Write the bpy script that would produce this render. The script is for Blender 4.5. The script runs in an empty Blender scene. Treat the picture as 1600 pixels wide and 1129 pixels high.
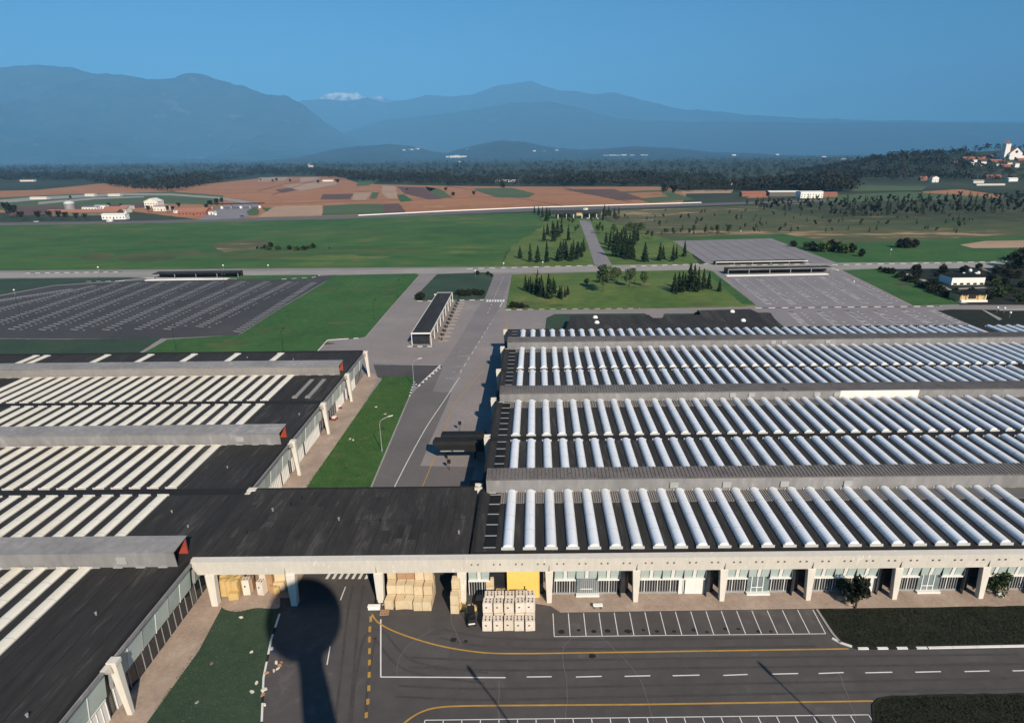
import bpy, bmesh, math, random
import numpy as np
from mathutils import Vector
random.seed(7); RNG=np.random.default_rng(11)
rad=math.radians
S=bpy.context.scene; COL=S.collection
# ---------------------------------------------------------------- camera, sky, sun, exposure
F,PX,PY,ROLL,H=970.,825.,565.,rad(0.57),58.
TH=math.atan(322/F)
cam=bpy.data.cameras.new('camera'); co=bpy.data.objects.new('camera',cam); COL.objects.link(co)
cam.sensor_fit='HORIZONTAL'; cam.sensor_width=36; cam.lens=36*F/1600
cam.shift_x=-25/1600; cam.clip_start=.5; cam.clip_end=80000
co.location=(0,0,H); co.rotation_mode='XYZ'
from mathutils import Matrix
co.matrix_world=Matrix.Translation((0,0,H))@Matrix.Rotation(math.pi/2-TH,4,'X')@Matrix.Rotation(-ROLL,4,'Z')
S.camera=co
SUN_EL,SUN_AZ=33.5,24.0         # light travels towards (-sin az, cos az)
w=bpy.data.worlds.new('World'); S.world=w; w.use_nodes=True
nt=w.node_tree; bg=nt.nodes['Background']
sky=nt.nodes.new('ShaderNodeTexSky'); sky.sky_type='NISHITA'; sky.sun_disc=False
sky.sun_elevation=rad(SUN_EL); sky.sun_rotation=rad(180-SUN_AZ)
sky.air_density=1.0; sky.dust_density=0.1; sky.ozone_density=4.0; sky.altitude=300
tint=nt.nodes.new('ShaderNodeMix'); tint.data_type='RGBA'; tint.blend_type='MULTIPLY'; tint.inputs[0].default_value=1.
tint.inputs[7].default_value=(.30,.76,1.0,1)      # the cool cast of the slide film
nt.links.new(sky.outputs[0],tint.inputs[6]); nt.links.new(tint.outputs[2],bg.inputs[0]); bg.inputs[1].default_value=.064
sl=bpy.data.lights.new('sun','SUN'); sl.energy=5.0; sl.angle=rad(.55); sl.color=(1,.885,.735)
so=bpy.data.objects.new('sun',sl); COL.objects.link(so); so.location=(60,-140,150)
ld=Vector((-math.sin(rad(SUN_AZ))*math.cos(rad(SUN_EL)),math.cos(rad(SUN_AZ))*math.cos(rad(SUN_EL)),-math.sin(rad(SUN_EL))))
so.rotation_euler=ld.to_track_quat('-Z','Y').to_euler()
S.view_settings.view_transform='Standard'; S.view_settings.look='None'
S.view_settings.exposure=.6; S.view_settings.gamma=1

# ---------------------------------------------------------------- helpers
def g(x,y,z=0.):
    """photo pixel -> point on the horizontal plane at height z"""
    a,b=x-PX,y-PY
    u=a*math.cos(ROLL)-b*math.sin(ROLL); v=a*math.sin(ROLL)+b*math.cos(ROLL)
    t=(H-z)/(F*math.sin(TH)+v*math.cos(TH))
    return u*t,(F*math.cos(TH)-v*math.sin(TH))*t
def mpp(Y): return (Y*math.cos(TH)+H*math.sin(TH))/F     # metres per photo pixel at depth Y
def at_depth(x,y,Yd):
    a,b=x-PX,y-PY
    u=a*math.cos(ROLL)-b*math.sin(ROLL); v=a*math.sin(ROLL)+b*math.cos(ROLL)
    t=Yd/(F*math.cos(TH)-v*math.sin(TH))
    return u*t,H-(F*math.sin(TH)+v*math.cos(TH))*t

M={}
def mat(name,c1,c2=None,scale=.3,rough=.85,spec=.25,fine=9.,bump=0.,bscale=None,stretch=(1,1,1),metal=0.,c3=None,contrast=1.8,fmix=.4):
    m=bpy.data.materials.new(name); m.use_nodes=True; M[name]=m
    t=m.node_tree; b=t.nodes['Principled BSDF']
    b.inputs['Roughness'].default_value=rough; b.inputs['Specular IOR Level'].default_value=spec; b.inputs['Metallic'].default_value=metal
    if c2 is None: c2=tuple(x*.8 for x in c1)
    tc=t.nodes.new('ShaderNodeTexCoord'); mp=t.nodes.new('ShaderNodeMapping'); mp.inputs['Scale'].default_value=stretch
    t.links.new(tc.outputs['Object'],mp.inputs[0])
    def noise(sc,det=4):
        n=t.nodes.new('ShaderNodeTexNoise'); n.inputs['Scale'].default_value=sc; n.inputs['Detail'].default_value=det
        n.inputs['Roughness'].default_value=.62
        t.links.new(mp.outputs[0],n.inputs['Vector']); return n.outputs['Fac']
    n1=noise(scale); n2=noise(scale*fine)
    mx=t.nodes.new('ShaderNodeMix'); mx.data_type='FLOAT'; mx.inputs[0].default_value=fmix
    t.links.new(n1,mx.inputs[2]); t.links.new(n2,mx.inputs[3])
    mr=t.nodes.new('ShaderNodeMapRange'); mr.inputs[1].default_value=.5-.5/contrast*.5; mr.inputs[2].default_value=.5+.5/contrast*.5
    t.links.new(mx.outputs[0],mr.inputs[0])
    cr=t.nodes.new('ShaderNodeValToRGB'); cr.color_ramp.elements[0].color=(*c1,1); cr.color_ramp.elements[1].color=(*c2,1)
    if c3: e=cr.color_ramp.elements.new(.8); e.color=(*c2,1); cr.color_ramp.elements[2].color=(*c3,1)
    t.links.new(mr.outputs[0],cr.inputs[0]); t.links.new(cr.outputs[0],b.inputs['Base Color'])
    if bump:
        bn=t.nodes.new('ShaderNodeBump'); bn.inputs['Strength'].default_value=bump; bn.inputs['Distance'].default_value=.05
        t.links.new(noise(bscale or scale*fine*2),bn.inputs['Height']); t.links.new(bn.outputs[0],b.inputs['Normal'])
    return m
def leafmat(name,c1,c2,rough=.7):
    """foliage: tone per leaf from the 'tone' face attribute"""
    m=bpy.data.materials.new(name); m.use_nodes=True; M[name]=m
    t=m.node_tree; b=t.nodes['Principled BSDF']; b.inputs['Roughness'].default_value=rough; b.inputs['Specular IOR Level'].default_value=.15
    a=t.nodes.new('ShaderNodeAttribute'); a.attribute_name='tone'
    cr=t.nodes.new('ShaderNodeValToRGB'); cr.color_ramp.elements[0].color=(*c1,1); cr.color_ramp.elements[1].color=(*c2,1)
    t.links.new(a.outputs['Fac'],cr.inputs[0]); t.links.new(cr.outputs[0],b.inputs['Base Color'])
    return m
def link(o,parent=None):
    COL.objects.link(o)
    if parent is not None: o.parent=parent
    return o
def tag(o,label=None,cat=None,group=None,kind=None):
    if label: o['label']=label
    if cat: o['category']=cat
    if group: o['group']=group
    if kind: o['kind']=kind
    return o
def thing(name,label,cat,loc=(0,0,0),rz=0.,group=None):
    o=bpy.data.objects.new(name,None); o.empty_display_size=.5; link(o); o.location=loc; o.rotation_euler=(0,0,rz)
    return tag(o,label,cat,group)
def copy_thing(src,loc,rz=0.,label=None,scale=None):
    r=src.copy(); COL.objects.link(r); r.location=loc; r.rotation_euler=(0,0,rz)
    if label: r['label']=label
    if scale: r.scale=scale
    for ch in src.children:
        c=ch.copy(); COL.objects.link(c); c.parent=r
        for gch in ch.children:
            d=gch.copy(); COL.objects.link(d); d.parent=c
    return r
class MB:
    def __init__(s): s.v=[]; s.f=[]; s.m=[]
    def add(s,vs,fs,mi=0):
        n=len(s.v); s.v+=[tuple(p) for p in vs]; s.f+=[tuple(i+n for i in f) for f in fs]; s.m+=[mi]*len(fs); return s
    def box(s,x0,y0,z0,x1,y1,z1,mi=0,taper=0.):
        t=taper
        return s.add([(x0,y0,z0),(x1,y0,z0),(x1,y1,z0),(x0,y1,z0),(x0+t,y0+t,z1),(x1-t,y0+t,z1),(x1-t,y1-t,z1),(x0+t,y1-t,z1)],
              [(3,2,1,0),(4,5,6,7),(0,1,5,4),(1,2,6,5),(2,3,7,6),(3,0,4,7)],mi)
    def hexa(s,p,mi=0): # 8 points: bottom 4 ccw, top 4 ccw
        return s.add(p,[(3,2,1,0),(4,5,6,7),(0,1,5,4),(1,2,6,5),(2,3,7,6),(3,0,4,7)],mi)
    def prism(s,pts,z0,z1,mi=0):
        n=len(pts)
        return s.add([(x,y,z0) for x,y in pts]+[(x,y,z1) for x,y in pts],
          [tuple(range(n))[::-1],tuple(range(n,2*n))]+[(i,(i+1)%n,n+(i+1)%n,n+i) for i in range(n)],mi)
    def extx(s,prof,x0,x1,mi=0): # profile in (y,z) extruded along x
        n=len(prof)
        return s.add([(x0,y,z) for y,z in prof]+[(x1,y,z) for y,z in prof],
          [tuple(range(n)),tuple(range(n,2*n))[::-1]]+[(i,n+i,n+(i+1)%n,(i+1)%n) for i in range(n)],mi)
    def tube(s,p0,p1,r0,r1=None,n=8,mi=0,cap=True):
        r1=r0 if r1 is None else r1
        a=Vector(p0); b=Vector(p1); d=(b-a).normalized(); q=d.to_track_quat('Z','Y')
        vs=[]
        for c,r in ((a,r0),(b,r1)):
            for k in range(n):
                an=2*math.pi*k/n; vs.append(c+q@Vector((r*math.cos(an),r*math.sin(an),0)))
        fs=[(k,(k+1)%n,n+(k+1)%n,n+k) for k in range(n)]
        if cap: fs+=[tuple(range(n))[::-1],tuple(range(n,2*n))]
        return s.add(vs,fs,mi)
    def lathe(s,prof,cx=0,cy=0,n=16,mi=0):
        m=len(prof); vs=[(cx+r*math.cos(2*math.pi*k/n),cy+r*math.sin(2*math.pi*k/n),z) for r,z in prof for k in range(n)]
        fs=[(i*n+k,i*n+(k+1)%n,(i+1)*n+(k+1)%n,(i+1)*n+k) for i in range(m-1) for k in range(n)]
        return s.add(vs,fs,mi)
    def quad(s,pts,mi=0): return s.add(pts,[tuple(range(len(pts)))],mi)
    def build(s,name,mats,parent=None,smooth=False,bevel=0.):
        me=bpy.data.meshes.new(name); me.from_pydata(s.v,[],s.f)
        if not isinstance(mats,(list,tuple)): mats=[mats]
        for m in mats: me.materials.append(M[m] if isinstance(m,str) else m)
        me.polygons.foreach_set('material_index',s.m)
        if smooth: me.polygons.foreach_set('use_smooth',[True]*len(me.polygons))
        me.update(); o=bpy.data.objects.new(name,me); link(o,parent)
        if bevel:
            b=o.modifiers.new('bevel','BEVEL'); b.width=bevel; b.segments=2; b.limit_method='ANGLE'
        return o
def struct(o): o['kind']='structure'; return o
def ragged(pts,amp,step=None):
    out=[]; n=len(pts); r_=random.Random(int(abs(pts[0][0]*7)+n))
    for i in range(n):
        a=Vector(pts[i]); b=Vector(pts[(i+1)%n]); L=(b-a).length; k=max(1,min(40,int(L/(step or 9*amp)))); out.append((a.x,a.y))
        for q in range(1,k): p=a+(b-a)*(q/k); out.append((p.x+r_.uniform(-amp,amp),p.y+r_.uniform(-amp,amp)))
    return out
def sheet(name,pts,z,m,px=True,kind='structure'):
    if px: pts=[g(*p,0) for p in pts]
    if name in ('field','meadow','worn_patch','bare_soil','grass_verge'): pts=ragged(pts,1. if name in('field','meadow') else .3)
    o=MB().quad([(x,y,z) for x,y in pts]).build(name,m)
    a=o.data.polygons[0].normal
    if a.z<0: o.data.flip_normals()
    o['kind']=kind; return o
def strip(mb,pts,wd,z,mi=0):
    P=[Vector(p) for p in pts]
    for i in range(len(P)-1):
        d=(P[i+1]-P[i]); 
        if d.length<1e-6: continue
        n=Vector((-d.y,d.x)).normalized()*wd/2; e=d.normalized()*(wd*.15 if 0<i else 0)
        a,b=P[i]-e,P[i+1]
        zi=z+.0005*(i%3)
        mb.quad([(a.x+n.x,a.y+n.y,zi),(a.x-n.x,a.y-n.y,zi),(b.x-n.x,b.y-n.y,zi),(b.x+n.x,b.y+n.y,zi)][::-1],mi)
    return mb
def dash(mb,p,q,wd,z,on,off,mi=0,start=0.):
    p=Vector(p);q=Vector(q);L=(q-p).length;d=(q-p)/L;t=start
    while t<L: 
        e=min(t+on,L); strip(mb,[p+d*t,p+d*e],wd,z,mi); t+=on+off
    return mb
def smoothpoly(pts,n=6):
    """Catmull-Rom through points"""
    out=[];P=[Vector(p) for p in pts]
    for i in range(len(P)-1):
        p0,p1,p2,p3=P[max(i-1,0)],P[i],P[i+1],P[min(i+2,len(P)-1)]
        for k in range(n):
            t=k/n; out.append(.5*((2*p1)+(p2-p0)*t+(2*p0-5*p1+4*p2-p3)*t*t+(3*p1-p0-3*p2+p3)*t**3))
    out.append(P[-1]); return out
ORD='first second third fourth fifth sixth seventh eighth ninth tenth eleventh twelfth'.split()

# ---------------------------------------------------------------- materials
mat('plain_ground',(.022,.034,.016),(.05,.06,.028),.004,c3=(.09,.075,.045),fine=14)
mat('lawn_grass',(.026,.076,.017),(.048,.116,.026),.045,fine=9,bump=.3,c3=(.085,.115,.035),fmix=.5)
mat('meadow_grass',(.028,.084,.015),(.060,.122,.026),.011,fine=7,c3=(.125,.115,.04),fmix=.45,contrast=2.2,stretch=(.6,1,1))
mat('meadow_dry',(.05,.085,.022),(.10,.10,.035),.05,fine=7,contrast=2.2,c3=(.035,.085,.02))
mat('planted_rows',(.03,.045,.018),(.06,.065,.028),.03,fine=8,contrast=2.2,c3=(.11,.09,.045))
mat('park_grass',(.055,.105,.02),(.105,.15,.032),.03,fine=7,c3=(.17,.15,.05),contrast=2.2)
mat('dark_grass',(.024,.044,.026),(.038,.064,.036),.06,fine=14,c3=(.065,.085,.042))  # a darker, greyer green than the other lawns
mat('dark_planting',(.010,.012,.006),(.022,.024,.012),.3,fine=8,bump=.6)
mat('dry_grass',(.042,.070,.022),(.105,.098,.042),.012,fine=9,c3=(.32,.225,.12),stretch=(.3,1,1),contrast=2.6)
mat('old_asphalt',(.20,.178,.17),(.25,.22,.21),.05,fine=20,bump=.15,c3=(.30,.255,.215))
mat('road_asphalt',(.115,.104,.10),(.15,.136,.13),.06,fine=22,bump=.15)
mat('tyre_dark',(.050,.045,.043),(.068,.062,.059),.3,fine=8)
mat('patch_asphalt',(.072,.066,.062),(.09,.083,.079),.4,fine=8,bump=.2)
mat('lane_asphalt',(.165,.15,.147),(.21,.19,.185),.06,fine=22,bump=.15)
mat('dark_asphalt',(.062,.056,.053),(.082,.074,.070),.045,fine=12,bump=.15,c3=(.105,.093,.086),contrast=2.1)
mat('parking_asphalt',(.044,.043,.043),(.066,.063,.063),.04,fine=18)
mat('pale_parking',(.19,.175,.18),(.24,.22,.225),.04,fine=16)
mat('road_concrete',(.25,.235,.21),(.33,.31,.28),.05,fine=16)
mat('pavement',(.26,.195,.15),(.37,.285,.225),.25,fine=10,bump=.2,c3=(.43,.34,.27))
mat('white_paint',(.72,.71,.67),(.58,.57,.54),.5)
mat('grey_paint',(.52,.52,.50),(.36,.36,.35),.5,fine=8)
mat('worn_paint',(.34,.33,.31),(.2,.19,.185),.9,fine=6)
mat('yellow_paint',(.46,.27,.055),(.33,.19,.045),.5,fine=9)
mat('crack_seal',(.17,.155,.145),(.10,.092,.088),.8)
mat('tar',(.012,.011,.011),(.02,.019,.018),.8)
mat('concrete',(.66,.615,.535),(.58,.535,.46),.25,fine=8,stretch=(1,1,.25),c3=(.71,.67,.59),rough=.8)
mat('concrete_dark',(.16,.14,.115),(.11,.10,.085),.5)
mat('bitumen',(.023,.021,.0195),(.036,.033,.030),.16,fine=8,stretch=(1.6,.22,1),c3=(.058,.053,.048),contrast=2.1,rough=.8,spec=.2)
mat('bitumen_dusty',(.026,.0235,.0215),(.044,.040,.036),.22,fine=7,stretch=(1.5,.25,1),c3=(.070,.063,.057),contrast=2.3,rough=.85,spec=.15)
mat('dark_roof',(.012,.013,.012),(.02,.021,.019),.05,rough=.9,spec=.1,fine=8)
mat('bitumen_strip',(.010,.010,.010),(.016,.015,.014),.3,rough=.8,spec=.15)
mat('skylight_plastic',(.71,.75,.79),(.78,.80,.82),.25,rough=.35,spec=.5,fine=14,contrast=1.2)
mat('sunlit_plastic',(.78,.74,.63),(.74,.70,.60),.25,rough=.5,spec=.3,fine=14,contrast=1.2)  # same plastic as the other vaults, warmed to look sunlit
mat('curb_metal',(.55,.54,.5),(.45,.44,.42),.5,rough=.5)
mat('grey_sheet',(.19,.185,.18),(.26,.25,.245),.12,rough=.75,spec=.2,fine=8,stretch=(1,1,.3),c3=(.32,.31,.30))
mat('brown_sheet',(.22,.205,.19),(.28,.26,.24),.2,rough=.6,spec=.3)
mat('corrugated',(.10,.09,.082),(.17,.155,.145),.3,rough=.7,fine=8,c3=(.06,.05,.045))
mat('pale_sheet',(.36,.36,.35),(.30,.30,.29),.3,rough=.5)
mat('red_paint',(.33,.055,.03),(.24,.04,.025),.8)
mat('green_glass',(.36,.44,.41),(.44,.51,.48),.3,rough=.25,spec=.6)
mat('pale_glass',(.27,.34,.33),(.36,.43,.41),.5,rough=.25,spec=.6)
mat('dark_glass',(.012,.014,.016),(.028,.03,.034),.5,rough=.12,spec=.6)
mat('teal_glass',(.10,.14,.15),(.19,.24,.24),.7,rough=.2,spec=.6)
mat('white_metal',(.72,.71,.66),(.66,.65,.61),.6,rough=.5)
mat('yellow_door',(.82,.55,.15),(.76,.50,.13),.4,rough=.5,fine=6)
mat('dark_metal',(.010,.0105,.0105),(.018,.018,.0175),.5,rough=.75,spec=.2)
mat('black_rubber',(.012,.012,.012),(.02,.02,.02),2)
mat('grey_metal',(.32,.33,.33),(.40,.41,.41),.8,rough=.45,metal=.3)
mat('cream_card',(.66,.55,.37),(.58,.47,.31),.8,fine=5)
mat('white_card',(.70,.63,.54),(.62,.55,.47),.8,fine=5)
mat('brown_card',(.40,.24,.13),(.34,.20,.11),.8,fine=5)
mat('yellow_cover',(.56,.40,.17),(.48,.33,.13),.8,fine=5,bump=.5)
mat('pallet_wood',(.38,.25,.14),(.28,.18,.10),2,fine=5)
mat('strap',(.03,.028,.026),(.05,.045,.04),2)
mat('bark',(.05,.035,.025),(.08,.06,.045),2)
mat('red_soil',(.39,.185,.085),(.30,.14,.066),.012,fine=9,c3=(.42,.235,.13),contrast=2.2,stretch=(.5,1,1))
mat('tan_soil',(.42,.29,.19),(.34,.22,.14),.01,fine=12)
mat('dark_soil',(.10,.058,.042),(.14,.08,.06),.012,fine=10)
mat('crop_green',(.06,.10,.035),(.09,.12,.05),.012,fine=10)
mat('terracotta',(.34,.155,.10),(.26,.12,.08),.3,fine=8)
mat('plaster',(.72,.69,.61),(.62,.59,.52),.2)
mat('white_plaster',(.8,.78,.73),(.73,.71,.66),.2)
mat('brick',(.30,.13,.085),(.24,.10,.07),.4)
mat('rock',(.05,.06,.055),(.02,.032,.026),.0012,fine=9,c3=(.10,.105,.10))
mat('snow_rock',(.9,.9,.9),(.18,.18,.19),.0016,fine=6,contrast=3,c3=(.12,.12,.13))
mat('blue_car',(.03,.06,.16),(.025,.05,.13),1,rough=.3,spec=.5)
mat('water_tower_concrete',(.42,.41,.38),(.36,.35,.33),.2)
leafmat('conifer_leaf',(.010,.022,.010),(.032,.052,.020))
leafmat('broad_leaf',(.020,.036,.012),(.060,.085,.026))
leafmat('pale_leaf',(.035,.06,.02),(.09,.12,.045))
leafmat('dark_leaf',(.007,.010,.005),(.024,.028,.012))
leafmat('wood_leaf',(.012,.013,.007),(.036,.034,.017))
def snow_by_height(m,z0,z1):
    t=m.node_tree; b=t.nodes['Principled BSDF']; tc=t.nodes.new('ShaderNodeTexCoord'); sp=t.nodes.new('ShaderNodeSeparateXYZ'); t.links.new(tc.outputs['Object'],sp.inputs[0])
    n=t.nodes.new('ShaderNodeTexNoise'); n.inputs['Scale'].default_value=.0035; n.inputs['Detail'].default_value=6; t.links.new(tc.outputs['Object'],n.inputs['Vector'])
    ma=t.nodes.new('ShaderNodeMath'); ma.operation='MULTIPLY_ADD'; ma.inputs[1].default_value=900; t.links.new(n.outputs['Fac'],ma.inputs[0]); t.links.new(sp.outputs['Z'],ma.inputs[2])
    mr=t.nodes.new('ShaderNodeMapRange'); mr.inputs[1].default_value=z0+450; mr.inputs[2].default_value=z1+450; t.links.new(ma.outputs[0],mr.inputs[0])
    mx=t.nodes.new('ShaderNodeMix'); mx.data_type='RGBA'; mx.inputs[6].default_value=(.09,.1,.11,1); mx.inputs[7].default_value=(.9,.88,.86,1)
    t.links.new(mr.outputs[0],mx.inputs[0]); t.links.new(mx.outputs[2],b.inputs['Base Color'])
snow_by_height(M['snow_rock'],2900,3250)
# ---------------------------------------------------------------- ground
struct(MB().quad([(-34000,-3000,-.30),(34000,-3000,-.30),(34000,44000,-.30),(-34000,44000,-.30)]).build('ground','plain_ground'))
L0=.0
# far fields and soil (each layer a little higher than the one below)
sheet('field',[(-60,300),(60,297),(160,287),(300,290),(425,277),(530,276),(565,288),(700,291),(830,292),(1035,292),(1075,300),(1065,319),(830,325),(560,338),(400,343),(330,345),(200,330),(60,330),(-60,335)],-.20,'red_soil')
sheet('field',[(-60,312),(120,303),(270,300),(350,306),(340,320),(230,318),(100,325),(-60,330)],-.16,'crop_green')
sheet('field',[(20,322),(110,322),(230,317),(230,324),(100,334),(15,338)],-.12,'dark_soil')
for k,(p,mm) in enumerate([
 ([(505,304),(553,303),(546,312),(500,312)],'dark_soil'),([(580,288),(625,291),(690,291),(660,305),(560,300)],'red_soil'),
 ([(553,302),(580,301),(572,313),(550,313)],'tan_soil'),([(582,301),(592,301),(588,311),(577,311)],'crop_green'),
 ([(598,290),(618,292),(622,311),(606,311),(596,301)],'tan_soil'),([(620,305),(632,304),(645,314),(626,316)],'lawn_grass'),
 ([(664,292),(688,296),(706,308),(690,310),(672,303)],'crop_green'),([(620,292),(662,293),(690,311),(670,312),(632,303)],'dark_soil'),
 ([(740,295),(800,294),(836,303),(826,309),(778,309),(752,301)],'crop_green'),([(505,322),(560,319),(598,319),(600,334),(504,337)],'crop_green'),
 ([(598,319),(624,318),(636,334),(596,335)],'dark_soil'),([(410,325),(432,325),(430,333),(416,333)],'lawn_grass'),
 ([(430,323),(504,321),(505,337),(402,340)],'tan_soil'),([(626,318),(760,312),(1030,300),(1046,307),(900,318),(640,328)],'red_soil'),
 ([(880,296),(960,296),(1010,312),(965,313)],'dark_soil'),([(960,300),(1040,297),(1085,312),(1015,317)],'crop_green'),
 ([(430,297),(480,290),(492,292),(440,302)],'dark_soil'),([(440,290),(520,283),(530,288),(470,299)],'tan_soil'),
 ([(405,278),(450,277),(445,283),(402,285)],'tan_soil'),([(470,278),(502,277),(496,283),(468,285)],'tan_soil'),
 ([(560,283),(590,281),(582,290),(556,291)],'crop_green'),([(1064,298),(1146,297),(1142,302),(1066,303)],'tan_soil'),
 ([(1180,300),(1206,298),(1200,309),(1165,310)],'red_soil'),([(1440,300),(1500,296),(1568,306),(1560,312),(1450,306)],'red_soil'),
 ([(1240,308),(1420,300),(1600,312),(1600,322),(1300,322)],'crop_green'),([(1330,290),(1450,291),(1440,298),(1330,299)],'crop_green')]):
    sheet('field',p,-.08+.02*(k%5),mm)
# narrow furrow boundaries between the plots
mb=MB()
for a,b in [((402,299),(470,282)),((425,305),(500,279)),((400,320),(620,312)),((620,312),(1040,300)),((700,291),(880,322)),((560,300),(690,296)),((880,293),(985,316))]:
    strip(mb,[g(*a),g(*b)],3,.03)
struct(mb.build('field_boundary','dark_soil'))
sheet('meadow',[(-80,350),(200,346),(500,341),(840,333),(850,352),(800,385),(778,420),(400,423),(-80,429)],.02,'meadow_grass')
sheet('meadow',[(778,420),(800,385),(850,352),(840,333),(905,341),(935,342),(1060,352),(1095,420)],.025,'park_grass')
sheet('meadow',[(935,342),(940,330),(1250,318),(1660,308),(1660,378),(1400,392),(1260,400),(1060,378)],.03,'dry_grass')
sheet('meadow',[(1180,322),(1400,314),(1660,309),(1660,347),(1420,346),(1290,342)],.034,'planted_rows')
sheet('meadow',[(1060,372),(1225,366),(1300,380),(1400,378),(1505,372),(1660,366),(1660,416),(1300,417),(1060,380)],.035,'lawn_grass')
sheet('field',[(1500,383),(1540,377),(1660,375),(1660,387),(1520,388)],.04,'tan_soil')
sheet('worn_patch',smoothpoly([(128,400),(150,396),(178,398),(176,405),(150,408),(128,405),(128,400)],4)[:-1],.03,'dry_grass')
sheet('worn_patch',smoothpoly([(185,401),(230,398),(275,400),(260,407),(210,410),(185,406),(185,401)],4)[:-1],.03,'dry_grass')
sheet('worn_patch',smoothpoly([(330,382),(390,374),(420,378),(400,390),(350,394),(330,382)],4)[:-1],.03,'dry_grass')
rp=random.Random(31)
def inside(p,poly):
    c=False; n=len(poly)
    for i in range(n):
        a,b=poly[i],poly[i-1]
        if (a[1]>p[1])!=(b[1]>p[1]) and p[0]<(b[0]-a[0])*(p[1]-a[1])/(b[1]-a[1])+a[0]: c=not c
    return c
def blotches(name,m,n,x0,x1,y0,y1,z,smin,smax,asp=3.,poly=None):
    poly=[g(*p) for p in poly] if poly else None
    mb=MB()
    for k in range(n):
        c=g(rp.uniform(x0,x1),rp.uniform(y0,y1)); s_=rp.uniform(smin,smax); ph=rp.uniform(0,6)
        q_=[(c[0]+s_*asp*(1+.35*math.sin(3*a+ph)+rp.uniform(-.15,.15))*math.cos(a),c[1]+s_*(1+.35*math.cos(2*a+ph)+rp.uniform(-.15,.15))*math.sin(a),z+.0004*k) for a in [q*6.283/18 for q in range(18)]]
        if poly is None or all(inside(p,poly) for p in q_): mb.quad(q_)
    o=mb.build(name,m); o['kind']='structure'
blotches('worn_patch','meadow_dry',16,30,760,352,414,.026,3,9,4.)
blotches('worn_patch','park_grass',6,500,820,345,415,.034,4,10,3.5)
blotches('worn_patch','dry_grass',14,960,1500,335,372,.04,5,11,4.)
# site paving
sheet('yard',[(-80,424),(1680,410),(1680,520),(1680,560),(900,560),(850,770),(-80,770)],.04,'old_asphalt')
struct(MB().quad([(-150,20,.044),(190,20,.044),(190,88,.044),(-6,88,.044),(-6,104,.044),(-150,104,.044)]).build('yard','dark_asphalt'))
# carriageways
sheet('road',[(-80,427),(400,424),(640,421),(790,418),(1000,414),(1680,408),(1680,417),(1300,422),(1000,424),(640,428),(-80,435)],.05,'road_concrete')
sheet('road',[(774,429),(800,428),(781,480),(757,520),(720,575),(700,616),(660,616),(705,550),(748,480)],.048,'lane_asphalt')
sheet('road',[(560,767),(641,767),(672,690),(697,635),(705,614),(676,612),(692,574),(655,604),(640,620)],.05,'road_asphalt')
sheet('road',[(905,345),(922,345),(936,380),(957,416),(930,417),(918,380)],.055,'pale_parking')
sheet('road',[(583,569),(688,571),(652,604),(590,590)],.049,'dark_asphalt')
sheet('yard',[(626,772),(640,728),(742,730),(730,772)],.052,'road_asphalt')
sheet('road',[(-80,349),(200,346),(345,342),(520,338),(800,327),(1100,318),(1300,312),(1300,315),(1100,322),(800,332),(520,343),(200,350),(-80,354)],.06,'road_asphalt')
sheet('road',[(310,344),(345,322),(395,316),(405,322),(388,338),(372,342)],.065,'pale_parking')
sheet('road',[(-40,316),(60,308),(190,302),(270,303),(340,308),(392,316),(396,321),(338,311),(268,306),(190,306),(60,313),(-40,322)],.05,'road_concrete')
sheet('road',[(60,316),(150,309),(225,307),(225,309),(150,312),(60,320)],.07,'road_concrete')
sheet('parking_lot',[(85,447),(240,437),(330,436),(440,436),(525,430),(505,442),(440,480),(372,524),(262,529),(100,530),(-80,528),(-80,478)],.06,'parking_asphalt')
sheet('parking_lot',[(1052,377),(1205,373),(1310,412),(1105,413)],.06,'pale_parking')
sheet('parking_lot',[(1132,431),(1305,423),(1425,479),(1187,481)],.06,'pale_parking')
sheet('parking_lot',[(1205,484),(1460,482),(1540,520),(1220,520)],.06,'pale_parking')
# lawns of the works
def lawn(px_pts,m,z=.12,name='lawn'):
    pts=ragged([g(*p) for p in px_pts],.12,1.3); o=MB().prism(pts if area(pts)>0 else pts[::-1],.0,z).build(name,m); o['kind']='structure'; return o
def area(p): return sum(p[i][0]*p[(i+1)%len(p)][1]-p[(i+1)%len(p)][0]*p[i][1] for i in range(len(p)))
lawn([(520,431),(650,428),(655,431),(572,526),(560,529),(512,531),(492,552),(200,566),(262,531),(374,524),(442,480),(507,442)],'lawn_grass')
lawn([(-80,529),(100,531),(252,529),(195,566),(-80,566)],'dark_grass')
lawn([(-80,437),(200,434),(236,436),(85,446),(-80,476)],'dark_grass')
lawn([(325,436),(380,431),(500,430),(480,436),(420,437)],'lawn_grass',.1)
lawn([(683,429),(764,426),(772,430),(757,468),(652,470),(648,465)],'dark_grass')
lawn([(800,429),(880,427),(1000,424),(1105,422),(1114,425),(1182,478),(1160,480),(870,485),(790,484)],'park_grass')
sheet('grass_verge',[(1100,424),(1112,424),(1180,476),(1160,476)],.126,'lawn_grass')
lawn([(853,497),(866,491),(1006,490),(1019,496),(1022,500),(1034,500),(1038,491),(1200,489),(1235,521),(851,521)],'dark_grass')
lawn([(1315,422),(1390,419),(1500,476),(1428,478)],'lawn_grass')
lawn([(1390,421),(1680,418),(1680,477),(1500,477)],'dark_planting',.1)
lawn([(1465,486),(1490,484),(1680,486),(1680,530),(1550,522)],'dark_planting',.1)
lawn([(599,590),(640,588),(647,592),(644,606),(640,618),(578,766),(560,768),(472,768)],'lawn_grass')
lawn([(342,948),(365,943),(440,944),(436,965),(423,1000),(411,1060),(408,1200),(180,1200),(262,1068)],'dark_grass')
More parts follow.
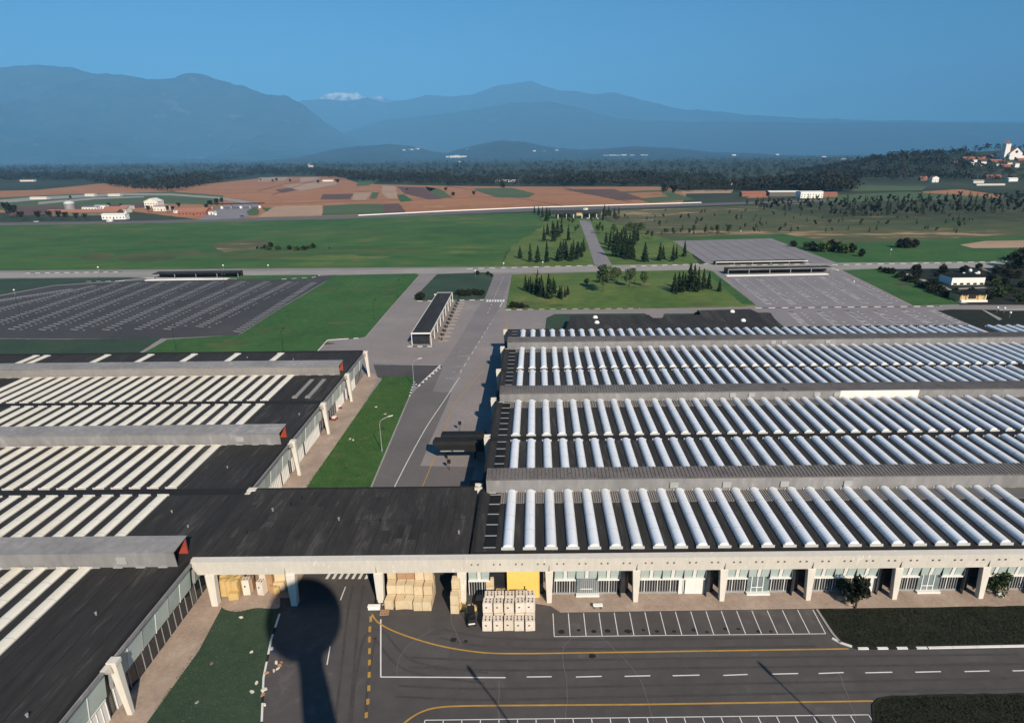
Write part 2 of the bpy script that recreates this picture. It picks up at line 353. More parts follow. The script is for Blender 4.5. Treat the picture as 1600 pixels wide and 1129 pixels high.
sheet('bare_soil',smoothpoly([(350,940),(380,934),(430,930),(438,944),(432,952),(400,951),(370,957),(348,951),(350,940)],4)[:-1],.135,'pavement')
lawn([(1278,953),(1400,951),(1700,946),(1700,1008),(1400,1012),(1340,1013),(1313,1004)],'dark_planting',.14,'planting_bed')
lawn([(1363,1160),(1362,1102),(1372,1092),(1395,1088),(1700,1082),(1700,1160)],'dark_planting',.14,'planting_bed')
blotches('worn_patch','meadow_dry',40,300,640,440,540,.1235,.8,2.4,1.8,[(520,431),(650,428),(572,526),(492,552),(262,540),(374,524),(507,442)])
blotches('worn_patch','meadow_dry',22,490,630,600,760,.1235,.35,.9,1.5,[(599,590),(640,588),(640,618),(578,766),(472,768)])
blotches('worn_patch','meadow_dry',12,820,1120,432,478,.1265,1.2,3.,2.5,[(800,429),(1105,422),(1170,478),(790,484)])
# pavements
mb=MB()
mb.prism([g(*p) for p in [(860,947),(875,957),(1260,951),(1700,946)]]+[(75,75),(-7.5,75),(-7.5,70.6),(-1.2,70.4)],0,.13)
struct(mb.build('pavement','pavement'))
mb=MB(); mb.prism([(-44.4,40),(-42.2,40),(-41.2,62),(-42.0,70),(-40.6,71.6),(-33.2,71.6),(-33.2,86),(-41.2,86),(-41.2,105),(-40.6,140),(-41.2,161),(-43.4,165),(-46,165),(-46,40)],0,.13)
struct(mb.build('pavement','pavement'))
# road markings
mb=MB(); Z=.066
strip(mb,[g(595,968),g(595,1058),g(790,1059)],.16,Z)
for a,b in [((823,1058),(862,1057.5)),((900,1058),(940,1057)),((976,1057),(1016,1056)),((1051,1056),(1093,1055)),((1130,1055.5),(1168,1054)),((1206,1053.5),(1247,1052.5)),((1279,1052.5),(1318,1051)),((1352,1051.5),(1394,1050.5)),((1430,1050.5),(1470,1049.5)),((1507,1049.5),(1546,1048.5)),((1582,1048.5),(1620,1047.5))]: strip(mb,[g(*a),g(*b)],.15,Z)
# front bays
a0=Vector(g(866,995)); a1=Vector(g(1290,990.5)); strip(mb,[a0,a1],.1,Z)
b0=Vector(g(864,959)); b1=Vector(g(1270,953))
for k in range(18):
    t=k/17; strip(mb,[a0+(a1-a0)*t,b0+(b1-b0)*t],.1,Z)
# near bays at the bottom edge of the picture
a0=Vector(g(664,1125.5)); a1=Vector(g(1357,1117)); strip(mb,[a0,a1],.1,Z)
for k in range(25): p=a0+(a1-a0)*(k/24); strip(mb,[p,(p.x+.12,p.y-5)],.1,Z)
for k in range(7):   # crossing under the link roof
    p=g(508+k*10.2,905); mb.quad([(p[0],p[1],Z),(p[0]+.42,p[1],Z),(p[0]+.62,p[1]+2.4,Z),(p[0]+.2,p[1]+2.4,Z)])
for a,b in [((540,917),(532,938)),((516,1010),(511,1039))]: strip(mb,[g(*a),g(*b)],.13,Z)
# side road
strip(mb,smoothpoly([g(*p) for p in [(614,766),(640,715),(668,665),(695,625),(718,590)]],5),.16,Z)
dash(mb,g(719,583),g(770,500),.16,Z,2.6,3.2)
dash(mb,g(762,490),g(787,432),.16,Z,2.6,4)
strip(mb,[g(653,604),g(688,571)],.42,Z); strip(mb,[g(583,570),g(688,571)],.14,Z)
for k in range(7): p=g(760+k*4.2,470.5); mb.quad([(p[0],p[1]-2,Z),(p[0]+.8,p[1]-2,Z),(p[0]+.8,p[1]+2.2,Z),(p[0],p[1]+2.2,Z)])
strip(mb,[g(781,480),g(785,473)],.3,Z)
struct(mb.build('road_marking','white_paint'))
# worn lettering on the road, too faded to read: rows of upright strokes
mb=MB()
for y,x0,x1,n,sc in [(557,716,736,9,1.),(573,708,726,7,.9),(582,708,713,2,.9),(591.5,697,712,6,1.)]:
    for k in range(n):
        x=x0+(x1-x0)*k/n; c=g(x,y); wl=(g(x1,y)[0]-g(x0,y)[0])/n; hh=1.5*sc
        strip(mb,[(c[0],c[1]-hh/2),(c[0],c[1]+hh/2)],.14,Z+.003)
        if k%3!=1: strip(mb,[(c[0]+wl*.5,c[1]-hh/2),(c[0]+wl*.5,c[1]+hh/2)],.12,Z+.004)
        if k%2==0: strip(mb,[(c[0],c[1]+hh/2),(c[0]+wl*.5,c[1]+hh/2)],.25,Z+.005)
        else: strip(mb,[(c[0],c[1]),(c[0]+wl*.5,c[1])],.25,Z+.005)
for y,x in [(551,717),(545,724)]: strip(mb,[g(x,y),g(x+6,y-3)],.25,Z)
struct(mb.build('road_marking','worn_paint'))
mb=MB()
strip(mb,smoothpoly([g(*p) for p in [(581,960),(590,972),(612,985),(650,999),(690,1010),(730,1017),(770,1021),(830,1021.5)]],5)+[g(1000,1019),g(1326,1014)],.22,Z+.002)
strip(mb,smoothpoly([g(*p) for p in [(600,1160),(634,1128),(660,1112),(690,1105),(740,1103)]],5)+[g(1000,1101),g(1364,1095.5)],.22,Z+.002)
for k in range(10):
    y0=[968,984,1000,1018,1036,1055,1076,1097,1118,1140][k]; x=[579.5,578,577.5,577.5,577.5,577,576.5,575,572.5,571][k]
    strip(mb,[g(x,y0-5),g(x-.2,y0+4)],.34,Z+.002)
strip(mb,smoothpoly([g(*p) for p in [(658,766),(676,722),(690,685),(706,640),(730,607),(757,578)]],5),.16,Z+.002)
strip(mb,smoothpoly([g(*p) for p in [(584,557),(640,558),(690,556),(712,550)]],5),.22,Z+.002)
strip(mb,[g(790,520),g(793,497)],.2,Z+.002)
struct(mb.build('road_marking','yellow_paint'))
# crack sealing in the asphalt
mb=MB()
for pts in [[(620,1055),(622,1040),(627,1022),(650,1000),(680,982)],[(780,1064),(779,1095),(779,1128)],[(905,995),(885,1004),(880,1030),(886,1070),(884,1128)],[(940,996),(965,1020),(1000,1060),(1022,1128)],[(1310,1050),(1322,1080),(1338,1125)],[(706,955),(706,975),(722,1008)],[(905,995),(870,994.5)]]:
    q=[Vector(p) for p in smoothpoly([g(*p) for p in pts],5)]
    q=[p+Vector((random.uniform(-.08,.08),random.uniform(-.05,.05))) for p in q]; strip(mb,q,.07,.0635)
struct(mb.build('crack_seal','crack_seal'))
mb=MB()
for p in [(925,1025),(708,1000),(728,1002)]+[(876+i*25.5+random.uniform(-4,4),985+random.uniform(-3,3)) for i in range(14)]:
    c=g(*p); r=random.uniform(.25,.5); mb.quad([(c[0]+r*random.uniform(.7,1.2)*math.cos(k*.785),c[1]+r*.8*math.sin(k*.785),.0625) for k in range(8)])
struct(mb.build('oil_stain','tar'))
# parking bay marks
mb=MB()
def bay_rows(mb,rows,n,mark,slant,stub,wd=.42):
    for (a,b) in rows:
        A=Vector(g(*a)); B=Vector(g(*b)); 
        for k in range(n):
            p=A+(B-A)*(k/n); q=random.random()
            strip(mb,[(p.x,p.y),(p.x+mark,p.y+slant)],wd,.0655)
            if stub and k%2==0 and q<.8: strip(mb,[(p.x+mark+2.2,p.y+.6),(p.x+mark+3.1,p.y+.6+slant*.3)],wd,.0655)
            if stub and q>.25: strip(mb,[(p.x+mark*.3,p.y+1.4),(p.x+mark*.95,p.y+1.4+slant*.5)],.9,.0628,1)
LPK=[((378,519),(497,441)),((318,511),(461,440)),((268,515),(425,439)),((222,515),(388,439)),((172,516),(345,439)),((122,516),(305,440)),((72,516),(262,440)),((24,515),(226,441)),((-20,512),(190,442)),((-50,497),(155,446)),((-60,480),(120,452))]
bay_rows(mb,LPK,34,-3.4,1.0,False)
for (a,b) in LPK[1:]:
    A=Vector(g(*a)); B=Vector(g(*b))
    for k in range(34):
        p=A+(B-A)*(k/34)
        if random.random()<.75: strip(mb,[(p.x+2.,p.y-.4),(p.x+3.0,p.y-.7)],.4,.0655)
struct(mb.build('parking_line','grey_paint'))
mb=MB()
bay_rows(mb,[((1148+33*k,436.5-.6*k),(1199+38*k,478-.4*k)) for k in range(6)],24,2.8,.6,True)
bay_rows(mb,[((1232+44*k,490-.8*k),(1262+52*k,518)) for k in range(6)],14,2.8,.6,True)
struct(mb.build('parking_line',['white_paint','tar']))
mb=MB()
for k in range(9): strip(mb,[g(1066+16*k,378-.4*k),g(1116+22*k,411)],.7,.0628)
struct(mb.build('parking_line','road_asphalt'))
# tyre marks and repaired asphalt on the front yard
mb=MB()
for pts in ([(560,1129),(566,1060),(585,990),(640,1040),(760,1060)],[(620,1080),(760,1085),(1000,1080),(1300,1074),(1600,1068)],[(640,1035),(800,1040),(1100,1036),(1600,1030)],[(535,1129),(545,1030),(552,960),(560,915)],[(690,990),(760,1003),(900,1007),(1270,1003)]):
    c=[Vector(p) for p in smoothpoly([g(*p) for p in pts],8)]
    for off in (-.75,.75):
        q=[]
        for i_ in range(len(c)):
            d=(c[min(i_+1,len(c)-1)]-c[max(i_-1,0)]).normalized(); q.append(c[i_]+Vector((-d.y,d.x))*off)
        tz=globals().get('tz',.0592)+.00025; strip(mb,q,.34,tz)
struct(mb.build('tyre_mark','tyre_dark'))
mb=MB()
for (x,y,w_,d_) in [(1010,1032,9,2.2),(720,1080,5,3),(1240,1075,7,1.5),(660,1040,3,5),(1480,1035,6,2),(905,1010,4,1.4)]:
    p=g(x,y); mb.quad([(p[0],p[1],.0585),(p[0]+w_,p[1]+.1,.0585),(p[0]+w_-.1,p[1]+d_,.0585),(p[0]+.1,p[1]+d_-.1,.0585)])
struct(mb.build('asphalt_patch','patch_asphalt'))
# kerbs: black and white painted stones, and plain stone kerbs
def kerb(pts,on=1.0,off=1.0,z0=0.,z1=.17,wd=.3,plain=False):
    P=[Vector(g(*p)) for p in pts]; mb=MB()
    for i in range(len(P)-1):
        d=P[i+1]-P[i]; L=d.length; d/=L; n=Vector((-d.y,d.x))*wd/2; t=0;k=0
        while t<L:
            e=min(t+(on if k%2==0 else off),L); a=P[i]+d*t; b=P[i]+d*e
            mb.hexa([(a.x-n.x,a.y-n.y,z0),(b.x-n.x,b.y-n.y,z0),(b.x+n.x,b.y+n.y,z0),(a.x+n.x,a.y+n.y,z0),(a.x-n.x,a.y-n.y,z1),(b.x-n.x,b.y-n.y,z1),(b.x+n.x,b.y+n.y,z1),(a.x+n.x,a.y+n.y,z1)],0 if (k%2==0 or plain) else 1)
            t=e;k+=1
    return struct(mb.build('kerb',['white_paint','tar'] if not plain else ['road_concrete','tar']))
kerb([(1276,953),(1300,990),(1313,1005)],3,3,plain=True)
kerb([(1300,998),(1313,1005),(1340,1014),(1450,1013)],1.3,1.1); kerb([(1450,1013),(1700,1008)],3,.02)
kerb([(560,529),(540,530)],1.6,1.6); kerb([(540,530),(512,532),(494,552)],4,.05); kerb([(655,431),(604,489),(572,527)],2,2,plain=True)
kerb([(652,471),(756,469)],2.2,2.2); kerb([(790,484.5),(1000,482.5)],2.2,2.2); kerb([(1180,482),(1470,479)],2.6,2.6)
kerb([(730,420.5),(935,415)],3,3); kerb([(985,417),(1106,412.5)],3,3); kerb([(1140,415.5),(1265,413)],3,3); kerb([(1300,414.5),(1600,408.5)],3.2,3.2)
kerb([(40,427.5),(190,425.5)],2.6,2.6); kerb([(135,440.5),(183,440)],2.6,2.2); kerb([(183,440),(232,434.5),(370,436)],9,.05)
kerb([(440,437),(490,434),(500,430)],2.4,2.4)
kerb([(640,620),(647,597),(652,604)],1,1,wd=.35); kerb([(654,604),(690,573)],1.2,1.2,wd=.4); kerb([(640,620),(578,767)],5,.05,plain=True)
kerb([(437,960),(424,1000),(412,1060),(408,1160)],2.6,1.2,wd=.22)
kerb([(637,542),(678,542)],1.6,1.6,wd=.5); kerb([(850,520),(853,497),(866,491),(1004,490)],3,3,plain=True)
kerb([(1280,415.5),(1310,423)],6,.1,wd=1.2)
kerb([(1314,423),(1395,419)],4,.1,plain=True,wd=.5)
# saw-tooth bus platforms beside the shelter
mb=MB()
for k in range(12):
    y=196+k*5.1; x=-29.6
    mb.prism([(x,y),(x+3.6,y+.6),(x+3.4,y+1.5),(x+.6,y+4.4),(x,y+4.4)],0,.18,k%2)
struct(mb.build('bus_platform',['pavement','road_concrete']))
sheet('platform',[(610,560),(640,538),(690,470),(722,468),(700,520),(690,558)],.056,'old_asphalt')

# ---------------------------------------------------------------- hills and mountains
def ridge(name,prof,Y,depth,m,rough,back=2500,nx=260,nr=18,seed=0,front_pow=1.3):
    """prof: skyline in photo pixels; the range stands at depth Y and falls towards the plain over 'depth' metres"""
    rs=np.random.default_rng(seed); xs=[p[0] for p in prof]; ys=[p[1] for p in prof]
    X=np.linspace(xs[0],xs[-1],nx); yy=np.interp(X,xs,ys)
    jag=sum(np.interp(X,np.linspace(xs[0],xs[-1],int(nx/q)),rs.normal(0,a_,int(nx/q))) for q,a_ in ((1.5,.25),(4,.5),(11,.7))); yy=yy+jag*min(1.,rough/.1)
    XW=np.array([at_depth(a,b,Y) for a,b in zip(X,yy)]); xw,zc=XW[:,0],XW[:,1]
    def fbm(nr_,nx_,oct_=6,pers=.55):
        out=np.zeros((nr_,nx_)); amp=1.
        for o in range(oct_):
            cx=max(2,int(5*2**o)); cy=max(2,int(2*2**o)); gr=rs.standard_normal((cy+2,cx+2))
            u=np.linspace(0,cx,nx_); v=np.linspace(0,cy,nr_); i=u.astype(int);j=v.astype(int);fu=u-i;fv=(v-j)[:,None]
            fu=fu*fu*(3-2*fu); fv=fv*fv*(3-2*fv)
            A=gr[j][:,i];B=gr[j][:,i+1];C=gr[j+1][:,i];D=gr[j+1][:,i+1]
            out+=amp*((A*(1-fu)+B*fu)*(1-fv)+(C*(1-fu)+D*fu)*fv); amp*=pers
        return out
    nb=6; R_=nr+nb; nz=fbm(R_,nx)
    V=[]
    for r in range(R_):
        if r<nr: t=r/(nr-1); yw=Y-depth*(1-t); h=zc*(t**front_pow)
        else: t=1-(r-nr+1)/nb; yw=Y+back*(1-t); h=zc*t
        env=(t*(1-t)*4)*rough+ (rough*.14 if 0<t else 0)
        zz=h+nz[r]*env*zc
        zz=np.maximum(zz,-2 if t>0 else -8) if r not in (0,R_-1) else np.full(nx,-8.)
        if r<nr-1: zz=np.where(t>0,np.minimum(zz,H+(zc-H)*(yw/Y)*.985),zz)
        for k in range(nx): V.append((xw[k],yw+ (nz[r][k]*depth*.04),zz[k]))
    Fc=[(r*nx+k,r*nx+k+1,(r+1)*nx+k+1,(r+1)*nx+k) for r in range(R_-1) for k in range(nx-1)]
    mb=MB(); mb.v=V; mb.f=Fc; mb.m=[0]*len(Fc)
    o=mb.build(name,m,smooth=True); o['kind']='structure'; return o
ridge('mountains',[(-400,112),(-120,112),(0,107),(40,104),(60,102),(75,102.5),(100,104),(115,107),(140,116),(165,115),(200,117),(220,122),(245,124),(275,121),(290,115),(300,113.5),(320,117),(345,126),(365,134),(375,133),(400,144),(415,149),(445,150),(470,165),(510,195),(540,212),(600,236),(640,240)],19000,8000,'rock',.17,seed=3,nx=420,nr=26)
ridge('mountains',[(455,185),(480,166),(500,152),(515,146.5),(530,144),(540,146),(550,145.5),(562,147.5),(572,152),(585,153),(592,149.5),(605,152),(615,157),(640,170)],36000,3500,'snow_rock',.12,seed=5)
ridge('mountains',[(340,200),(400,176),(440,165),(470,159),(500,155.5),(540,158.5),(560,157),(575,152.5),(590,157.5),(605,161),(625,158.5),(640,157),(665,150.5),(700,150),(740,149),(760,142),(785,132),(810,129.5),(830,128.5),(850,134),(870,140),(905,143),(930,148),(960,145),(975,150),(1000,156),(1030,162),(1050,169),(1075,172),(1090,170),(1115,174),(1160,180),(1250,185),(1400,189),(1700,192)],31500,9000,'rock',.10,seed=9,nx=480,nr=22)
ridge('mountains',[(470,240),(540,205),(600,188),(680,180),(740,172),(800,162),(860,160),(920,172),(960,184),(1000,190),(1100,190.5),(1330,192),(1600,194),(1800,194),(2000,194)],24000,6500,'rock',.07,seed=13,nx=420,nr=22)  # the level right half is a haze layer's top, built as rock
ridge('hills',[(470,247),(520,236),(560,230),(600,226),(640,229),(680,238),(700,241),(740,229),(785,219),(820,222),(850,230),(900,235),(940,233.5),(990,231),(1040,232),(1100,236),(1180,240)],11000,2500,'rock',.10,back=1500,nx=140,nr=10,seed=21)

# ---------------------------------------------------------------- foliage meshes
def leaf_mesh(mb_pts,sizes,tones,name,m,up=.3,elong=1.):
    """one quad leaf spray per point; numpy arrays"""
    n=len(mb_pts); P=np.asarray(mb_pts,float)
    a=RNG.standard_normal((n,3)); a[:,2]*=(1-up); a/=np.linalg.norm(a,axis=1)[:,None]
    b=RNG.standard_normal((n,3)); b-=a*(a*b).sum(1)[:,None]; b/=np.linalg.norm(b,axis=1)[:,None]
    s=np.asarray(sizes)[:,None]; V=np.stack([P-a*s*elong,P+b*s*.62,P+a*s*elong,P-b*s*.62],1).reshape(-1,3)
    me=bpy.data.meshes.new(name); me.from_pydata(V.tolist(),[],[(4*i,4*i+1,4*i+2,4*i+3) for i in range(n)])
    at=me.attributes.new('tone','FLOAT','FACE'); at.data.foreach_set('value',np.clip(tones,0,1).astype(np.float32))
    me.materials.append(M[m]); return me
def conifer_mesh(h,r,n,m,name='crown',z0=.08):
    pts=[];sz=[];tn=[]; whorls=max(7,int(h*1.1)); ww=RNG.uniform(.75,1.15,whorls)
    for i in range(n):
        t=RNG.random()**.8; k=min(int(t*whorls),whorls-1); tz=(k+.5+RNG.normal(0,.22))/whorls
        rr=r*ww[k]*(1-tz)**.85*(.35+.65*RNG.random()**.5); an=RNG.random()*6.283
        lob=.8+.28*math.sin(an*3+k*1.7)
        z=h*(z0+(1-z0)*tz)-rr*.22; pts.append((rr*lob*math.cos(an),rr*lob*math.sin(an),z)); sz.append((.045*h+.25)*(1.15-.75*tz)*RNG.uniform(.6,1.2))
        tn.append(.45+.3*math.sin(k*2.1+an)+RNG.normal(0,.2))
    return leaf_mesh(pts,np.array(sz),np.array(tn),name,m,up=.55)
def round_mesh(h,r,n,m,name='crown',z0=.25,clumps=9,leaf=.5):
    C=[];
    for i in range(clumps):
        an=RNG.random()*6.283; rr=r*.62*RNG.random()**.6; z=h*(z0+(1-z0)*RNG.uniform(.2,.82)); C.append((rr*math.cos(an),rr*math.sin(an),z,r*RNG.uniform(.33,.55)*(1.15-.5*(z/h-.5)),RNG.normal(0,.18)))
    pts=[];tn=[];sz=[]
    for i in range(n):
        c=C[i%clumps]; d=RNG.standard_normal(3); d/=np.linalg.norm(d); q=c[3]*(.55+.5*RNG.random()); 
        pts.append((c[0]+d[0]*q,c[1]+d[1]*q,max(.15,c[2]+d[2]*q*.85))); tn.append(.5+c[4]+RNG.normal(0,.2)); sz.append(leaf*RNG.uniform(.6,1.3))
    return leaf_mesh(pts,np.array(sz),np.array(tn),name,m,up=.2)
def mesh_obj(name,me,parent=None):
    return link(bpy.data.objects.new(name,me),parent)
def tree_proto(name,h,r,kind,label,cat,group,n=240,leafm='conifer_leaf',leaf=.5,clumps=9,z0=.25):
    t=thing(name,label,cat,(0,-400,0),0,group)
    mb=MB(); tr=max(.10,h*.014)
    mb.tube((0,0,-.1),(h*.01,0,h*.45),tr,tr*.7,7); mb.tube((h*.01,0,h*.45),(0,h*.005,h*(.93 if kind=='cone' else .75)),tr*.7,tr*.15,7)
    for i in range(5):
        an=i*1.3; z=h*(.2+.13*i); mb.tube((0,0,z),(r*.6*math.cos(an),r*.6*math.sin(an),z+(h*.10 if kind!='cone' else -.02*h)),tr*.35,tr*.1,5)
    mb.build('trunk','bark',t)
    me=conifer_mesh(h,r,n,leafm) if kind=='cone' else round_mesh(h,r,n,leafm,z0=z0,leaf=leaf,clumps=clumps)
    mesh_obj('crown',me,t); return t
class Planter:
    def __init__(s,protos): s.p=protos; s.used=[False]*len(protos); s.k=0
    def at(s,xy,sc=1.,label=None,which=None,group=None):
        i=which if which is not None else int(RNG.integers(len(s.p))); z=(xy[2] if len(xy)>2 else 0.)
        sq=sc*RNG.uniform(.9,1.1); loc=(xy[0],xy[1],z); rz=RNG.random()*6.28
        sx_=sc*RNG.uniform(.8,1.22); sy_=sc*RNG.uniform(.8,1.22)
        if not s.used[i]:
            o=s.p[i]; s.used[i]=True; o.location=loc; o.rotation_euler=(0,0,rz); o.scale=(sx_,sy_,sq)
            if label: o['label']=label
        else: o=copy_thing(s.p[i],loc,rz,label,(sx_,sy_,sq))
        if group: o['group']=group
        return o
    def done(s):
        for i,u in enumerate(s.used):
            if not u:
                for ch in list(s.p[i].children): bpy.data.objects.remove(ch)
                bpy.data.objects.remove(s.p[i])
def vary(m,amt=.22,tint=(.80,.74,.60)):
    t=m.node_tree; b=t.nodes['Principled BSDF']; src=b.inputs['Base Color'].links[0].from_socket
    oi=t.nodes.new('ShaderNodeObjectInfo'); tc=t.nodes.new('ShaderNodeTexCoord'); mp=t.nodes.new('ShaderNodeMapping'); mp.inputs['Scale'].default_value=(2.5,.35,1)
    ad=t.nodes.new('ShaderNodeVectorMath'); ad.operation='ADD'; t.links.new(tc.outputs['Object'],ad.inputs[0]); t.links.new(oi.outputs['Location'],ad.inputs[1]); t.links.new(ad.outputs[0],mp.inputs[0])
    n=t.nodes.new('ShaderNodeTexNoise'); n.inputs['Scale'].default_value=.9; n.inputs['Detail'].default_value=5; n.inputs['Roughness'].default_value=.7; t.links.new(mp.outputs[0],n.inputs['Vector'])
    mr=t.nodes.new('ShaderNodeMapRange'); mr.inputs[1].default_value=.42; mr.inputs[2].default_value=.75; mr.inputs[4].default_value=.75; t.links.new(n.outputs['Fac'],mr.inputs[0])
    pw=t.nodes.new('ShaderNodeMath'); pw.operation='POWER'; pw.inputs[1].default_value=2.5; t.links.new(oi.outputs['Random'],pw.inputs[0])
    s_=t.nodes.new('ShaderNodeMath'); s_.operation='MULTIPLY_ADD'; s_.inputs[1].default_value=.55; t.links.new(pw.outputs[0],s_.inputs[0]); t.links.new(mr.outputs[0],s_.inputs[2])
    k=t.nodes.new('ShaderNodeMath'); k.operation='MULTIPLY'; k.inputs[1].default_value=amt*2; k.use_clamp=True; t.links.new(s_.outputs[0],k.inputs[0])
    mx=t.nodes.new('ShaderNodeMix'); mx.data_type='RGBA'; mx.blend_type='MULTIPLY'; mx.inputs[7].default_value=(*tint,1); t.links.new(k.outputs[0],mx.inputs[0]); t.links.new(src,mx.inputs[6]); t.links.new(mx.outputs[2],b.inputs['Base Color'])
vary(M['skylight_plastic'],.24,(.72,.70,.64)); vary(M['sunlit_plastic'],.30,(.74,.68,.56)); vary(M['white_card'],.3,(.8,.72,.6)); vary(M['cream_card'],.4,(.8,.7,.55))
# ---------------------------------------------------------------- factory halls
ZR=7.3
def skylight_mesh(L,name='skylight',m='skylight_plastic',r=.69,zb=.22,rise=.74,amp=.978):
    """ribbed barrel vault on a low upstand, origin at the near end on the roof, running along +y"""
    mb=MB(); n=10; ribs=max(6,int(L/.55)); 
    mb.box(-r-.06,0,0,r+.06,L,zb,1)
    rows=[]
    for i in range(ribs*2+1):
        y=.05+(L-.1)*i/(ribs*2); rr=r*(1.0 if i%2 else amp)
        rows.append([(-rr*math.cos(math.pi*k/n),y,zb+rr*math.sin(math.pi*k/n)*rise) for k in range(n+1)])
    vs=[p for q in rows for p in q]; fs=[(i*(n+1)+k,i*(n+1)+k+1,(i+1)*(n+1)+k+1,(i+1)*(n+1)+k) for i in range(ribs*2) for k in range(n)]
    fs+=[tuple(range(n+1)),tuple(range(len(vs)-n-1,len(vs)))[::-1]]
    mb.add(vs,[f[::-1] for f in fs],0)
    for y in (-.16,L+.0): mb.box(-r-.2,y,0,r+.2,y+.14,.36 if rise>.5 else .28,1)      # flashed end plates
    for i in range(1,int(L/3)):
        y=L*i/int(L/3); mb.add([(-(r+.012)*math.cos(math.pi*k/n),y+d_,zb+(r+.012)*math.sin(math.pi*k/n)*rise) for d_ in (-.05,.05) for k in range(n+1)],[(k,k+1,n+2+k,n+1+k)[::-1] for k in range(n)],1)
    me=bpy.data.meshes.new(name); me.from_pydata(mb.v,[],mb.f); me.materials.append(M[m]); me.materials.append(M['curb_metal'])
    me.polygons.foreach_set('material_index',mb.m); me.update(); return me
def skylights(parent,rows,off,cap=100,shear=0.):
    done=0; rest=MB()
    for (y0,y1,xs) in rows:
        me=skylight_mesh(y1-y0)
        for x in xs:
            xx=x+shear*(y0-70)
            if done<cap:
                o=mesh_obj('skylight',me,parent); o.location=Vector((xx,y0,ZR+.02))+off; o.rotation_euler=(0,0,-math.atan(shear)); done+=1
            else:
                sh=[(v.co.x+xx+shear*v.co.y,v.co.y+y0,v.co.z+ZR+.02) for v in me.vertices]
                rest.add(sh,[tuple(p.vertices) for p in me.polygons]); rest.m[-len(me.polygons):]=[p.material_index for p in me.polygons]
    if rest.v:
        o=rest.build('skylight',['skylight_plastic','curb_metal'],parent); o['kind']='stuff'; o.location=off
        o['label']='far rows of ribbed white barrel skylights'
def roof_slab(mb,x0,x1,y0,y1,sh=0.,z0=6.7,z1=ZR,mi=0):
    f=lambda x,y,z:(x+sh*(y-70),y,z)
    mb.hexa([f(x0,y0,z0),f(x1,y0,z0),f(x1,y1,z0),f(x0,y1,z0),f(x0,y0,z1),f(x1,y0,z1),f(x1,y1,z1),f(x0,y1,z1)],mi)

# ---- left hall
hl=thing('factory_hall','low black-roofed factory hall with cream barrel skylights, grey hoods with red ends and white pillars','factory hall',(-60,100,0))
HLo=Vector((60,-100,0))
def bl(mb,name,mats,par=None,**k):
    o=mb.build(name,mats,par or hl,**k); 
    if par is None: o.location=HLo
    return o
LY=[34.6,52.9,70.6,88.6,106.6,125.2,144.2,162.6]      # pillar lines of the east front
mb=MB(); roof_slab(mb,-200,-45.0,34,163.2); bl(mb,'roof','bitumen')
mb=MB()
for y in (88.,125.8): mb.box(-200,y-.9,ZR,-45.3,y+.9,ZR+.10)
mb.box(-200,162.6,ZR,-45.3,163.15,ZR+.25); mb.box(-45.35,34,ZR,-45.02,70.,ZR+.16); mb.box(-45.35,89.1,ZR,-45.02,162.6,ZR+.16)
bl(mb,'gutter','tar')
mb=MB(); mb.box(-200,34.5,.0,-46.2,162.4,6.7); bl(mb,'wall','concrete_dark')
mb=MB(); mb.box(-45.0,34,6.78,-44.82,69.7,7.22); mb.box(-45.0,89.05,6.78,-44.82,162.9,7.22); bl(mb,'fascia','grey_sheet')
rows=[(52.8,68.6),(72.6,86.9),(89.3,104.7),(109.4,124.7),(127.2,143.3)]
sx=[-58.05-2.94*k for k in range(60)]
vis=lambda y0,y1,x: True
R_=[]
for (y0,y1) in rows:
    n={52.8:6,72.6:11,89.3:15,109.4:19,127.2:23}[y0]; R_.append((y0,y1,sx[:n]))
R_.append((148.6,161.4,[-67.3-11.8*k for k in range(5)]+[-131,-134]))
me_=None
for (y0,y1,xs) in R_:
    me_=skylight_mesh(y1-y0,m='sunlit_plastic',r=.72,zb=.14,rise=.34,amp=.995)
    for x in xs:
        o=mesh_obj('skylight',me_,hl); o.location=Vector((x,y0,ZR+.02))+HLo
mb=MB()          # two upstands whose vaults are missing
for x in (-51.9,-49.0):
    mb.box(x-.45,129.,ZR,x+.45,140.5,ZR+.16); mb.box(x-.6,128.4,ZR,x+.5,129.6,ZR+.3)
bl(mb,'skylight_upstand','brown_sheet')
